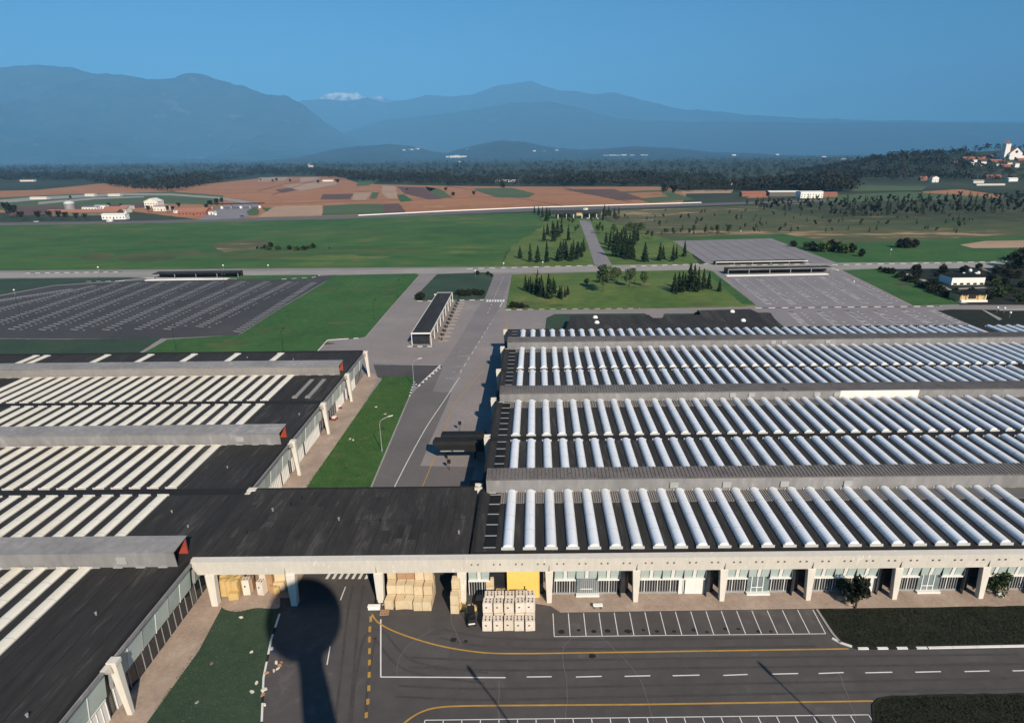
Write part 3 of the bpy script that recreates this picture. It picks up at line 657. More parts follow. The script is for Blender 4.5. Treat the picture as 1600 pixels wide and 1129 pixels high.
def hood(par,off,x0,x1,y,dep,zt,sh=0.,red=True,open_end='right',rise=.25,m='grey_sheet',top='grey_sheet',plates=()):
    """ventilation hood: front sheet, top sheet and back wall along x"""
    f=lambda x,yy,z:(x+sh*(yy-70),yy,z)
    t=.12
    mb=MB(); mb.hexa([f(x0,y,ZR),f(x1,y,ZR),f(x1,y+t,ZR),f(x0,y+t,ZR),f(x0,y-.25,zt),f(x1,y-.25,zt),f(x1,y-.25+t,zt),f(x0,y-.25+t,zt)],0)
    mb.hexa([f(x0,y-.42,zt),f(x1+.02,y-.42,zt),f(x1+.02,y+dep,zt+rise),f(x0,y+dep,zt+rise),f(x0,y-.42,zt+.1),f(x1+.02,y-.42,zt+.1),f(x1+.02,y+dep,zt+rise+.1),f(x0,y+dep,zt+rise+.1)],1)
    k=int((x1-x0)/.6)       # standing ribs of the top sheet
    if top=='corrugated':
        for i in range(k): 
            xx=x0+.3+i*.6; mb.hexa([f(xx,y-.3,zt+.1),f(xx+.14,y-.3,zt+.1),f(xx+.14,y+dep-.05,zt+rise+.1),f(xx,y+dep-.05,zt+rise+.1),f(xx+.02,y-.3,zt+.2),f(xx+.12,y-.3,zt+.2),f(xx+.12,y+dep-.05,zt+rise+.2),f(xx+.02,y+dep-.05,zt+rise+.2)],1)
    for px_ in plates:      # inspection plates
        mb.box(px_,y-.32,ZR+.7,px_+1.3,y-.05,ZR+1.7,2)
    for i in range(int((x1-x0)/2.94)):   # drip flashing at the foot
        xx=x1-1.2-i*2.94; mb.box(xx-1.2,y-.25,ZR+.02,xx,y-.04,ZR+.14,2)
    o=mb.build('ventilation_hood',[m,top,'pale_sheet'],par); o.location=off
    mb=MB(); mb.hexa([f(x0,y+dep-.35,ZR),f(x1-.1,y+dep-.35,ZR),f(x1-.1,y+dep-.15,ZR),f(x0,y+dep-.15,ZR),f(x0,y+dep-.35,zt+rise),f(x1-.1,y+dep-.35,zt+rise),f(x1-.1,y+dep-.15,zt+rise),f(x0,y+dep-.15,zt+rise)])
    mb.build('back_panel','red_paint' if red else 'corrugated',o)
    return o
hood(hl,HLo,-190,-46.2,68.9,3.2,9.55,plates=(-53.8,))
hood(hl,HLo,-190,-46.2,105.2,3.4,9.6,plates=(-54.2,))
hood(hl,HLo,-190,-46.2,143.8,3.6,9.6,plates=(-190,),m='brown_sheet')
# pillars of the east front: tapering white legs that clasp the roof edge
for y in LY[:2]+LY[3:]:
    mb=MB()
    mb.hexa([(-44.4,y-.27,0),(-43.85,y-.27,0),(-43.85,y+.27,0),(-44.4,y+.27,0),(-44.95,y-.42,6.9),(-44.05,y-.42,6.9),(-44.05,y+.42,6.9),(-44.95,y+.42,6.9)])
    mb.hexa([(-45.25,y-.75,6.2),(-44.35,y-.65,6.2),(-44.35,y-.56,6.2),(-45.25,y-.56,6.2),(-45.3,y-1.5,7.32),(-44.5,y-1.5,7.32),(-44.5,y-.56,7.32),(-45.3,y-.56,7.32)])
    mb.box(-45.35,y-.5,6.9,-43.98,y+.5,7.45)
    bl(mb,'pillar','concrete',bevel=.04)
# glazing of the east front, one bay at a time
for i in range(len(LY)-1):
    y0,y1=LY[i]+.55,LY[i+1]-.55
    if y1<44: continue
    mb=MB(); nP=6; d=(y1-y0)/nP
    for k in range(nP):
        a=y0+k*d; mb.hexa([(-46.1,a+.06,3.1),(-45.75,a+.06,3.1),(-45.75,a+d-.06,3.1),(-46.1,a+d-.06,3.1),(-46.1,a+.06,6.7),(-45.3,a+.06,6.7),(-45.3,a+d-.06,6.7),(-46.1,a+d-.06,6.7)],k%2)
        mb.hexa([(-46.1,a-.05,3.0),(-45.72,a-.05,3.0),(-45.72,a+.05,3.0),(-46.1,a+.05,3.0),(-46.1,a-.05,6.7),(-45.24,a-.05,6.7),(-45.24,a+.05,6.7),(-46.1,a+.05,6.7)],2 if k%2 else 3)
    bl(mb,'upper_glazing',['pale_glass','green_glass','white_metal','grey_metal'])
    mb=MB(); mb.box(-46.2,y0,0.13,-46.05,y1,3.1)
    for k in range(13): a=y0+k*(y1-y0)/12; mb.box(-46.05,a-.04,.13,-45.98,a+.04,3.1,1)
    bl(mb,'lower_glazing',['dark_glass','grey_metal'])
    doors=[[(.80,.98)],[(.0,.12)],[],[(.34,.76),(.82,.99)],[(.04,.40),(.48,.98)],[(.66,.99)],[(.04,.55)]][i]
    for a,b in doors:
        mb=MB(); ya,yb=y0+(y1-y0)*a,y0+(y1-y0)*b; mb.box(-45.97,ya,.14,-45.86,yb,2.95)
        nf=max(2,int((yb-ya)/.7))
        for k in range(nf+1): q=ya+(yb-ya)*k/nf; mb.box(-45.86,q-.04,.2,-45.80,q+.04,2.9)
        mb.box(-45.86,ya,2.95,-45.7,yb,3.05); bl(mb,'door','white_metal')
# ---- link roof over the road
lk=thing('link_roof','dusty black flat roof bridging the road between the two halls, on white concrete piers','canopy',(-25,80,0))
LO=Vector((25,-80,0))
mb=MB(); mb.box(-45.0,70.9,6.55,-8.3,88.9,ZR-.004); 
o=mb.build('roof','bitumen_dusty',lk); o.location=LO
mb=MB(); random.seed(5)
for k in range(30):
    x=random.uniform(-43,-12); y=random.uniform(73,84); mb.box(x,y,ZR-.02,x+random.uniform(.7,1.6),y+random.uniform(3,5.),ZR+.004+.0013*k)
o=mb.build('roof_patch','bitumen',lk); o.location=LO
mb=MB(); mb.box(-44.9,88.6,ZR-.02,-8.3,89.0,ZR+.06); o=mb.build('gutter','tar',lk); o.location=LO
mb=MB(); mb.hexa([(-44.6,70.2,5.0),(-8.85,70.2,5.0),(-8.85,70.9,5.0),(-44.6,70.9,5.0),(-45.2,69.75,ZR+.02),(-8.85,69.75,ZR+.02),(-8.85,70.9,ZR+.02),(-45.2,70.9,ZR+.02)])
for x in (-32.8,-20.6): mb.box(x-.02,69.98,5.2,x+.02,70.3,6.9,1)
o=mb.build('fascia_beam',['concrete','concrete_dark'],lk); o.location=LO
for x in (-43.0,-32.2,-20.4,-9.2):
    mb=MB(); mb.hexa([(x-.42,69.9,0),(x+.42,69.9,0),(x+.42,70.9,0),(x-.42,70.9,0),(x-.62,70.0,5.0),(x+.62,70.0,5.0),(x+.62,70.9,5.0),(x-.62,70.9,5.0)])
    o=mb.build('pier','concrete',lk,bevel=.05); o.location=LO
for x in (-43.0,-32.2,-9.2):
    mb=MB(); mb.box(x-.3,86.6,0,x+.3,87.4,6.55); o=mb.build('pier','concrete',lk); o.location=LO
mb=MB(); mb.box(-44.9,87.6,0,-36,87.9,6.55); o=mb.build('back_wall','concrete_dark',lk); o.location=LO
rr_=random.Random(8)
for k in range(11):
    x,y=[(-51,60),(-49.5,78),(-52,96),(-50,112),(-47.6,119),(-52,133),(-49,152),(-62,156),(-75,158),(-54,82),(-48.4,46)][k]
    mb=MB(); mb.tube((x,y,ZR),(x,y,ZR+.32),.10,.10,8); mb.tube((x,y,ZR+.32),(x,y,ZR+.4),.17,.14,8); bl(mb,'roof_vent','grey_sheet')
for k in range(7):
    x,y=rr_.uniform(-43,-10),rr_.uniform(73,86); mb=MB(); mb.tube((x,y,ZR-.02),(x,y,ZR+.4),.12,.12,8); mb.tube((x,y,ZR+.4),(x,y,ZR+.5),.2,.18,8); o=mb.build('roof_vent','grey_sheet' if k%2 else 'dark_metal',lk); o.location=LO
mb=MB()
for k in range(16):
    x=-56.4+k*3.0
    for (a,b) in ((35,68),(72.6,86.8),(89.2,104.5),(109,124.5),(127.5,143)):
        if x<-46: mb.box(x-.035,a,ZR,x+.035,b,ZR+.02)
bl(mb,'felt_seam','tar')
mb=MB()
for k in range(11): x=-43.5+k*3.1; mb.box(x-.035,71.,ZR-.004,x+.035,88.4,ZR+.016)
mb.box(-44.8,79.4,ZR-.004,-8.6,79.47,ZR+.018); o=mb.build('felt_seam','tar',lk); o.location=LO
# ---- right hall
SH=.0145
hr=thing('factory_hall','long factory hall with rows of white barrel skylights, silver hoods and a pale concrete front','factory hall',(60,120,0))
RO=Vector((-60,-120,0))
def br(mb,name,mats,par=None,**k):
    o=mb.build(name,mats,par or hr,**k)
    if par is None: o.location=RO
    return o
XR=190.
mb=MB(); roof_slab(mb,-8.0,XR,70.9,183.2,SH); br(mb,'roof','bitumen')
mb=MB()
for y in (106.5,145.6): roof_slab(mb,-7.5,XR,y-.95,y+.95,SH,ZR,ZR+.12)
roof_slab(mb,-8.,XR,182.6,183.15,SH,ZR,ZR+.3); roof_slab(mb,-7.98,-7.6,70.9,182.6,SH,ZR,ZR+.25); roof_slab(mb,-7.55,XR,70.9,71.3,SH,ZR,ZR+.12)
br(mb,'gutter','tar')
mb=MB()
for y0 in (83.6,121.6,160.6): roof_slab(mb,-5.2,XR,y0,y0+3.1,SH,ZR+.005,ZR+.06)  # pale ribbed strip stands for light thrown on the roof before each hood
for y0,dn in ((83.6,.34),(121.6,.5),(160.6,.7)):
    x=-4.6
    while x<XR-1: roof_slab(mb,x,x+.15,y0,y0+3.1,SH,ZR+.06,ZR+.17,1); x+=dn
br(mb,'lit_roof_strip',['corrugated','brown_sheet'])
mb=MB()
for (y0,y1) in ((72.2,86),(90.6,105),(108,124),(129.5,144),(147.2,163),(168.5,181)):
    roof_slab(mb,-6.3,-4.7,y0,y1,SH,ZR+.01,ZR+.12,0)
    n=round((y1-y0)/2.9)
    for k in range(n+1): y=y0+(y1-y0)*k/n; roof_slab(mb,-6.35,-4.7,y-.07,y+.07,SH,ZR+.12,ZR+.2,1)
br(mb,'rooflight_strip',['bitumen_strip','grey_metal'])
X0,DX=-3.02,2.9375
def rx(n,skip=()): return [X0+DX*k for k in range(n) if k not in skip]
RR=[(71.9,86.7,rx(27)),(90.4,105.2,rx(33)),(107.7,124.7,rx(37)),(128.7,144.4,rx(42)),(146.8,163.5,rx(47)),(168.2,181.6,rx(55,(47,)))]
skylights(hr,RR,RO,100,SH)
hood(hr,RO,-7.0,XR,86.9,2.9,9.75,SH,False,m='grey_sheet',top='corrugated',plates=(30.5,39.6,49.6,22.2))
hood(hr,RO,-7.0,XR,125.0,3.6,9.35,SH,False,m='grey_sheet',top='corrugated',plates=(43.5,47.6,61.7,66))
hood(hr,RO,-7.0,XR,163.9,3.6,9.35,SH,False,m='grey_sheet',top='corrugated',plates=(67,70,82))
mb=MB(); f=lambda x,y,z:(x+SH*(y-70),y,z)   # pale new sheets on the middle hood
mb.hexa([f(66.5,124.92,ZR+.1),f(83.5,124.92,ZR+.1),f(83.5,124.97,ZR+.1),f(66.5,124.97,ZR+.1),f(66.5,124.68,9.3),f(83.5,124.68,9.3),f(83.5,124.73,9.3),f(66.5,124.73,9.3)]); br(mb,'patch_sheet','white_metal')
mb=MB(); roof_slab(mb,-5.2,XR,74.2,182.6,SH,0,6.7); br(mb,'wall','concrete_dark')
# front: beam, pillars, glazing bay by bay
PXS=[-9.2+11.76*k for k in range(1,15)]      # 2.55, 14.3 ...
mb=MB(); mb.hexa([(-8.83,70.2,5.0),(XR,70.2,5.0),(XR,70.9,5.0),(-8.83,70.9,5.0),(-8.83,69.75,ZR+.02),(XR,69.75,ZR+.02),(XR,70.9,ZR+.02),(-8.83,70.9,ZR+.02)])
for k,x in enumerate([-8.83]+PXS):
    if k: mb.box(x-.02,69.95,5.2,x+.02,70.3,7.1,1)
    for q in range(8):
        xx=x+1.0+(q//2)*2.94+(q%2)*.85; mb.box(xx,69.8,6.35,xx+.16,70.2,6.55,1)
br(mb,'fascia_beam',['concrete','concrete_dark'])
for x in PXS:
    mb=MB(); mb.hexa([(x-.32,69.9,0),(x+.32,69.9,0),(x+.32,70.7,0),(x-.32,70.7,0),(x-.54,70.1,5.0),(x+.54,70.1,5.0),(x+.54,70.9,5.0),(x-.54,70.9,5.0)])
    br(mb,'pillar','concrete',bevel=.05)
special={}
for i,x in enumerate([-9.2]+PXS[:-1]):
    a,b=x+.75,x+11.76-.75
    # upper panels
    n0=1 if i==0 else 0
    w=(b-1.4-a)/3
    for k in range(3):
        if i==0 and k>0: continue
        mb=MB(); xa=a+k*w
        mb.hexa([(xa+.05,71.35,2.95),(xa+w-.05,71.35,2.95),(xa+w-.05,71.5,2.95),(xa+.05,71.5,2.95),(xa+.05,70.95,5.1),(xa+w-.05,70.95,5.1),(xa+w-.05,71.5,5.1),(xa+.05,71.5,5.1)],0)
        xc=xa+w*.5; mb.hexa([(xc-.24,71.30,3.0),(xc+.24,71.30,3.0),(xc+.24,71.36,3.0),(xc-.24,71.36,3.0),(xc-.24,70.90,5.0),(xc+.24,70.90,5.0),(xc+.24,70.96,5.0),(xc-.24,70.96,5.0)],1)
        for q in (-.3,.27): mb.hexa([(xc+q,71.31,3.0),(xc+q+.04,71.31,3.0),(xc+q+.04,71.36,3.0),(xc+q,71.36,3.0),(xc+q,70.91,5.0),(xc+q+.04,70.91,5.0),(xc+q+.04,70.96,5.0),(xc+q,70.96,5.0)],2)
        mb.box(xa+w-.05,71.1,2.95,xa+w+.05,71.5,5.1,2); 
        if not (i in (1,3,5) and k==1): mb.box(xa,71.12,2.72,xa+w,71.5,2.93,1)
        if k==2: mb.box(b-1.38,71.1,2.95,b-1.22,71.5,5.1,1)
        br(mb,'upper_panel',['green_glass','white_metal','dark_metal'])
    # lower glazing with close white mullions
    mb=MB(); mb.box(a,71.8,.13,b,71.9,5.0)
    n=24
    for k in range(n+1):
        xx=a+(b-1.6-a)*k/n
        if i==0 and xx>a+3: break
        mb.box(xx-.05,71.7,.13,xx+.05,71.8,3.2,2 if (k*7+i*3)%5 else 1)
    if i: mb.box(b-1.25,70.9,.13,b-1.1,71.8,5.0,0)
    if i: mb.box(a-.4,71.66,.13,b-1.4,71.79,.36,2)
    br(mb,'lower_glazing',['dark_glass','white_metal','grey_metal'])
    def door(xa,xb,z=2.75,m='white_metal',y=71.5):
        mb=MB(); mb.box(xa,y,.14,xb,y+.12,z); mb.box(xa,y-.04,.14,xa+.08,y,z); mb.box(xb-.08,y-.04,.14,xb,y,z); mb.box(xa,y-.04,z-.1,xb,y,z); mb.box((xa+xb)/2-.02,y-.02,.14,(xa+xb)/2+.02,y,z-.1)
        return br(mb,'door',m)
    if i==2: door(a+6.3,a+9.3); door(a+5.4,a+5.95)
    if i==4: door(b-2.0,b-1.2)
    if i in (1,3,5):
        mb=MB(); mb.box(a+3.0,71.0,.13,a+6.2,71.6,.42,1); mb.box(a+3.1,71.52,.42,a+6.1,71.64,2.9,0)
        for q in range(3 if i!=1 else 9): mb.box(a+3.6+q*(.8 if i!=1 else .27),71.44,.42,a+3.72+q*(.8 if i!=1 else .27),71.52,2.9,1 if i!=1 else 2)
        mb.box(a+3.6,71.4,1.1,a+5.3,71.44,1.22,1)
        br(mb,'entrance',['teal_glass','white_metal','grey_metal'])
mb=MB(); mb.box(-5.4,69.98,.14,-5.3,70.0,.2); 
# yellow sliding door in the first bay
mb=MB(); q=[at_depth(793,937,71.0),at_depth(843,937,71.0)]
xa,xb=q[0][0],q[1][0]; mb.box(xa,71.0,.13,xb,71.2,4.95); mb.box(xa,70.96,.13,xa+.1,71.0,4.9); mb.box(xb-.1,70.96,.13,xb,71.0,4.9); mb.box((xa+xb)/2-.03,70.97,.13,(xa+xb)/2+.03,71.0,4.9); mb.box((xa+xb)/2+.1,70.93,1.6,(xa+xb)/2+.25,70.97,2.1,1)
o=br(mb,'door',['yellow_door','dark_metal']); o['label']='tall yellow sliding door'
# west side pillars with split heads
for y in (88.5,107,126,145.2,164.4,182.2):
    x=-7.9+SH*(y-70); mb=MB()
    for s_ in (-1,1):
        mb.hexa([(x-.7,y+s_*.45-.12,0),(x+.2,y+s_*.45-.12,0),(x+.2,y+s_*.45+.12,0),(x-.7,y+s_*.45+.12,0),(x-1.1,y+s_*.6-.2,7.7),(x+.1,y+s_*.6-.2,7.7),(x+.1,y+s_*.6+.2,7.7),(x-1.1,y+s_*.6+.2,7.7)])
    br(mb,'pillar','concrete')
mb=MB()
for i,y in enumerate([88.5,107,126,145.2,164.4]): 
    y1=[107,126,145.2,164.4,182.2][i]; x=-6.6+SH*(y-70); mb.hexa([(x,y+1,0),(x+.2,y+1,0),(x+.45,y1-1,0),(x+.25,y1-1,0),(x,y+1,6.7),(x+.2,y+1,6.7),(x+.45,y1-1,6.7),(x+.25,y1-1,6.7)])
br(mb,'side_glazing','dark_glass')

# ---------------------------------------------------------------- loading hood over the side road
gt=thing('loading_canopy','dark green hooded canopy reaching from the hall side over the road','canopy',(-14.4,113.6,-1.15))
mb=MB(); prof=[(-2.6,3.6),(-2.3,3.35),(-.2,3.35),(-.2,5.6),(-.6,5.95),(-2.2,5.75),(-2.7,5.2)]
P=[]; n=len(prof)
vs=[(-4.4 if z>4.8 else -4.4+(4.9-z)*1.0,y,z) for y,z in prof]+[(5.8,y,z) for y,z in prof]
mb.add(vs,[tuple(range(n))[::-1],tuple(range(n,2*n))]+[(i,(i+1)%n,n+(i+1)%n,n+i) for i in range(n)])
mb.build('front_hood','dark_metal',gt,bevel=.12)
mb=MB(); mb.extx([(-.2,3.6),(2.6,3.6),(2.8,4.4),(2.4,5.8),(1.8,6.1),(-.2,6.1)],-3.3,5.8); mb.build('roof','dark_metal',gt,bevel=.3)
mb=MB()
for x0,x1 in ((-3.1,-.9),(-.6,1.6)):
    mb.box(x0,-2.68,3.72,x1,-2.6,3.95)
mb.build('glazed_slot','grey_metal',gt)
for x,y in ((-2.2,-.6),(-2.2,2.0),(3.5,-.6),(3.5,2.0)):
    mb=MB(); mb.box(x-.15,y-.15,1.15,x+.15,y+.15,3.5); mb.build('leg','dark_metal',gt)

# ---------------------------------------------------------------- water tower below the viewpoint (its shadow lies across the front lawn and road)
wt=thing('water_tower','round-headed water tower whose shadow lies over the front lawn and road','water tower',(0,0,0))
mb=MB(); R=4.75; zc=49.2; mb.lathe([(0,zc-R)]+[(R*math.sin(math.pi*k/16),zc-R*math.cos(math.pi*k/16)) for k in range(1,16)]+[(0,zc+R)],n=32); mb.build('tank','water_tower_concrete',wt,smooth=True)
mb=MB(); mb.lathe([(2.6,0),(2.2,10),(1.95,30),(1.65,39),(1.4,42.5),(1.6,45.5)],n=24); mb.build('shaft','water_tower_concrete',wt,smooth=True)

# ---------------------------------------------------------------- cartons and pallets
def carton(name,m,w,d,h,loc,label,group,rz=0.,straps=True,tilt=0.):
    o=None
    key=(m,round(w,2),round(d,2),round(h,2),straps)
    if key not in CART:
        mb=MB(); mb.box(-w/2,-d/2,.1,w/2,d/2,h-.015); 
        mb.box(-w/2+.02,-d/2+.02,h-.015,-.012,d/2-.02,h,0); mb.box(.012,-d/2+.02,h-.015,w/2-.02,d/2-.02,h,0)   # two top flaps
        for y in (-d/2+.05,-.06,d/2-.17): mb.box(-w/2+.02,y,0,w/2-.02,y+.12,.1,2)                                # pallet runners
        if straps:
            for x in (-w*.24,w*.18):
                mb.box(x,-d*.28,h,x+w*.13,-d*.04,h+.05,1); mb.box(x+.02,d*.14,h,x+w*.12,d*.34,h+.05,1)
            mb.box(-w*.22,-d/2-.012,h*.55,-w*.02,-d/2,h*.68,1)
        else: mb.box(-w/2-.004,-.02,h*.5,w/2+.004,.02,h*.5+.05,1)
        o=mb.build(name,[m,'strap','pallet_wood'],None,bevel=.025); CART[key]=o.data; o_=o
        CART[key]=o
    else:
        o=CART[key].copy(); COL.objects.link(o)
    o.location=loc; o.rotation_euler=(tilt,0,rz); return tag(o,label,'carton',group)
CART={}
random.seed(3)
ROWN=['front','second','third','back']; LEVN=['lowest','second','third','top']
# pale strapped cartons in front of the yellow door
gx=[g(x,986)[0]+.0 for x in (762,778.5,795,811.5,828)]
y0=g(795,987)[1]
for c in range(5):
    for r in range(3):
        for l in range(min(r+1,2) if r<2 else 2):
            carton('carton','white_card',1.22,1.2,1.55,(gx[c]+random.uniform(-.05,.05)+.04*r,y0+.62+r*1.42+random.uniform(-.06,.06),.02+l*1.57),
              'pale strapped carton by the yellow door, %s column from the left, %s row, %s layer'%(ORD[c],ROWN[r],'lower' if l==0 else 'upper'),'pale strapped cartons in front of the yellow door',random.uniform(-.10,.10))
# cream cartons stacked under the link roof
gx=[g(x,952)[0] for x in (609.5,624.5,639,653.5,668.5)]; y0=g(640,953)[1]
for c in range(5):
    for r in range(3):
        for l in range(r+1):
            if c==0 and r==0 and l==0: pass
            big='brown_card' if (r==2 and l==2 and c in (1,2)) else 'cream_card'
            carton('carton',big,1.17,1.15,1.42,(gx[c]+random.uniform(-.05,.05),y0+.6+r*1.3+(-.3 if c in (3,4) else 0)+random.uniform(-.05,.05),.02+l*1.44),
              '%s carton under the link roof, %s column from the left, %s row, %s layer'%('brown' if big[0]=='b' else 'cream',ORD[c],ROWN[r],LEVN[l] if l<2 else 'top'),'cream cartons stacked under the link roof',random.uniform(-.11,.11),straps=False)
for k,(x,y,l,z,lab) in enumerate([(711,960,0,0,'front lower cream carton beside the pier right of the crossing'),(711,960,1,0,'upper cream carton beside the pier right of the crossing'),(714,949,0,0,'rear lower cream carton beside the pier right of the crossing'),(714,949,1,0,'rear middle cream carton beside the pier right of the crossing'),(714,949,2,0,'topmost cream carton beside the pier right of the crossing')]):
    p=g(x,y); carton('carton','cream_card',1.1,1.1,1.42,(p[0],p[1]+.55,.02+l*1.44),lab,'tall stack of cream cartons by the pier',random.uniform(-.06,.06),straps=False)
for k,(x,y,l) in enumerate([(766,932,0),(766,932,1),(764,921,0),(764,921,1),(764,921,2)]):
    p=g(x,y); carton('carton','cream_card',1.1,1.1,1.42,(p[0],p[1]+.55,.15+l*1.44),'cream carton left of the yellow door, %s of its stack, %s stack'%(LEVN[l] if l<2 else 'top','front' if k<2 else 'rear'),'cream carton stacks left of the yellow door',random.uniform(-.06,.06),straps=False)
for k,(x,y) in enumerate([(748,919),(788,934),(780,934),(784,926)]):
    p=g(x,y); carton('carton','cream_card' if k==0 else 'yellow_cover',.7 if k==0 else .85,.8,1.9 if k==0 else .95,(p[0],p[1]+.4,.15),['narrow tall cream carton far left of the yellow door','low tan box just left of the yellow door','low tan box beside the cream stack near the yellow door','tan box behind two tan boxes near the yellow door'][k],None,.1*k,straps=False)
for k,(x,y) in enumerate([(723,954),(731,955),(741,956)]):
    p=g(x,y); carton('carton','yellow_cover',.75,.7,.62,(p[0],p[1]+.3,.02),'low tan box at the pier foot, %s from the left'%ORD[k],'low tan boxes at the pier foot',.2*k,straps=False)
# loads at the left end, under the link roof
p=g(354,934)
o=thing('covered_load','large load under a sagging yellow cover behind the left corner pillar','load',(p[0],p[1],.13))
mb=MB(); rs=random.Random(4)
nx,ny=10,5; vs=[];W_,D_,H_=3.6,2.4,2.7
for j in range(ny+1):
    for i in range(nx+1): vs.append((-W_/2+W_*i/nx+rs.uniform(-.05,.05),D_*j/ny+rs.uniform(-.05,.05),H_-rs.uniform(0,.25)-(.15 if i in (0,nx) else 0)))
fs=[(j*(nx+1)+i,j*(nx+1)+i+1,(j+1)*(nx+1)+i+1,(j+1)*(nx+1)+i) for j in range(ny) for i in range(nx)]
def skirt(idx):
    b=len(vs)
    for a in idx: x,y,z=vs[a]; vs.append((x*1.03,y+( -.06 if y<.2 else (.06 if y>D_-.2 else 0))+rs.uniform(-.05,.05),.12))
    for q in range(len(idx)-1): fs.append((idx[q+1],idx[q],b+q,b+q+1)[::-1])
skirt(list(range(nx+1))); skirt([j*(nx+1)+nx for j in range(ny+1)]); skirt([j*(nx+1) for j in range(ny,-1,-1)]); skirt([ny*(nx+1)+i for i in range(nx,-1,-1)])
mb.add(vs,fs); mb.build('cover','yellow_cover',o)
mb=MB(); 
for y in (.1,1.1,2.1): mb.box(-1.75,y,0,1.75,y+.2,.14)
mb.build('pallet','pallet_wood',o)
p=g(367,934); carton('carton','yellow_cover',1.3,.9,1.15,(p[0]+.2,p[1]-.3,.13),'low yellow box in front of the covered load',None,.1,straps=False)
for k,(x,y,w_,h_) in enumerate([(386,932,.95,2.5),(391,926,.9,2.0)]):
    p=g(x,y); carton('carton','white_card' if k==0 else 'brown_card',w_,.95,h_,(p[0],p[1]+.5,.13),['tall white strapped load between the yellow cover and the tower shadow','brown load behind the tall white strapped load'][k],None,.1)
for k,(x,y,m_,w_,h_) in enumerate([(409,932,'white_card',.95,2.2),(414,925,'white_card',.9,3.1),(424,925,'brown_card',.8,3.4),(428,928,'brown_card',1.,1.2),(437,926,'cream_card',1.5,1.5),(439,922,'cream_card',1.4,3.2),(432,930,'yellow_cover',.8,1.1)]):
    p=g(x,y); carton('carton',m_,w_,1.,h_,(p[0],p[1]+.5,.13),['white strapped load left of the brown loads under the roof','taller white load behind a white strapped load','tall brown load under the roof edge','low brown load in front of a tall brown one','wide cream box beside the shaded pier','tall cream load beside the shaded pier','small tan box beside the brown loads'][k],None,.08*k-.2,straps=k<2)
# loose pallet and small white board on the ground by the pier
def pallet(loc,label,rz=0.):
    mb=MB()
    for y in (-.5,-.05,.4): mb.box(-.6,y,0,.6,y+.1,.1)
    for k in range(6): mb.box(-.6+k*.21,-.55,.1,-.45+k*.21,.55,.125)
    o=mb.build('pallet','pallet_wood'); o.location=loc; o.rotation_euler=(0,0,rz); return tag(o,label,'pallet')
p=g(601,958); pallet((p[0],p[1],.066),'loose wooden pallet on the asphalt before the cream cartons',.1)
mb=MB(); mb.box(-.8,-.22,0,.8,.22,.5); mb.box(-.85,-.27,.5,.85,.27,.58); p=g(585,952); o=mb.build('planter','white_plaster'); o.location=(p[0],p[1],.066); tag(o,'low white concrete block at the start of the yellow line','block')
def tyre(loc,rot,label):
    mb=MB(); n,m_=20,8; vs=[]
    for i in range(n):
        for j in range(m_):
            a=6.283*i/n;b=6.283*j/m_; r=.42+.15*math.cos(b); vs.append((r*math.cos(a),r*math.sin(a),.11*math.sin(b)))
    mb.add(vs,[(i*m_+j,i*m_+(j+1)%m_,((i+1)%n)*m_+(j+1)%m_,((i+1)%n)*m_+j) for i in range(n) for j in range(m_)]); o=mb.build('tyre','black_rubber',smooth=True)
    o.location=loc; o.rotation_euler=rot; tag(o,label,'tyre')
p=g(594,946); tyre((p[0],p[1]+.1,.62),(1.25,0,.2),'black tyre leaning against the white pier'); tyre((p[0]-.3,p[1]+.2,.15),(.05,0,0),'black tyre lying at the foot of the white pier')
# forklift by the pale cartons
p=g(736,977)
fk=thing('forklift','dark forklift parked left of the pale strapped cartons','forklift',(p[0],p[1]+.6,.066),.15)
mb=MB(); mb.box(-.5,-1.1,.3,.5,.55,.85); mb.box(-.5,-1.1,.85,.5,-.45,1.15,0,.06); mb.build('body','dark_metal',fk,bevel=.06)
mb=MB()
for x in (-.45,.4):
    mb.box(x,-.95,1.1,x+.05,-.9,2.1); mb.box(x,.4,.8,x+.05,.45,2.1)
mb.box(-.48,-.98,2.1,.48,.5,2.16); mb.build('overhead_guard','dark_metal',fk)
mb=MB(); mb.box(-.25,-.4,.85,.25,.05,1.0); mb.box(-.25,-.45,1.0,.25,-.35,1.45); mb.build('seat','black_rubber',fk,bevel=.03)
mb=MB()
for x in (-.35,.25): mb.box(x,.6,.15,x+.1,.72,2.3); mb.box(x-.02,.72,.1,x+.1,1.75,.15)
mb.box(-.4,.62,1.2,.4,.7,1.3); mb.build('mast','grey_metal',fk)
for x,y in ((-.52,.3),(.52,.3),(-.5,-.8),(.5,-.8)):
    mb=MB(); mb.tube((x-.1,y,.28),(x+.1,y,.28),.28,n=14); mb.build('wheel','black_rubber',fk)
mb=MB(); mb.box(-.42,-1.14,.5,.42,-1.1,.7); mb.build('counterweight_plate','white_metal',fk)
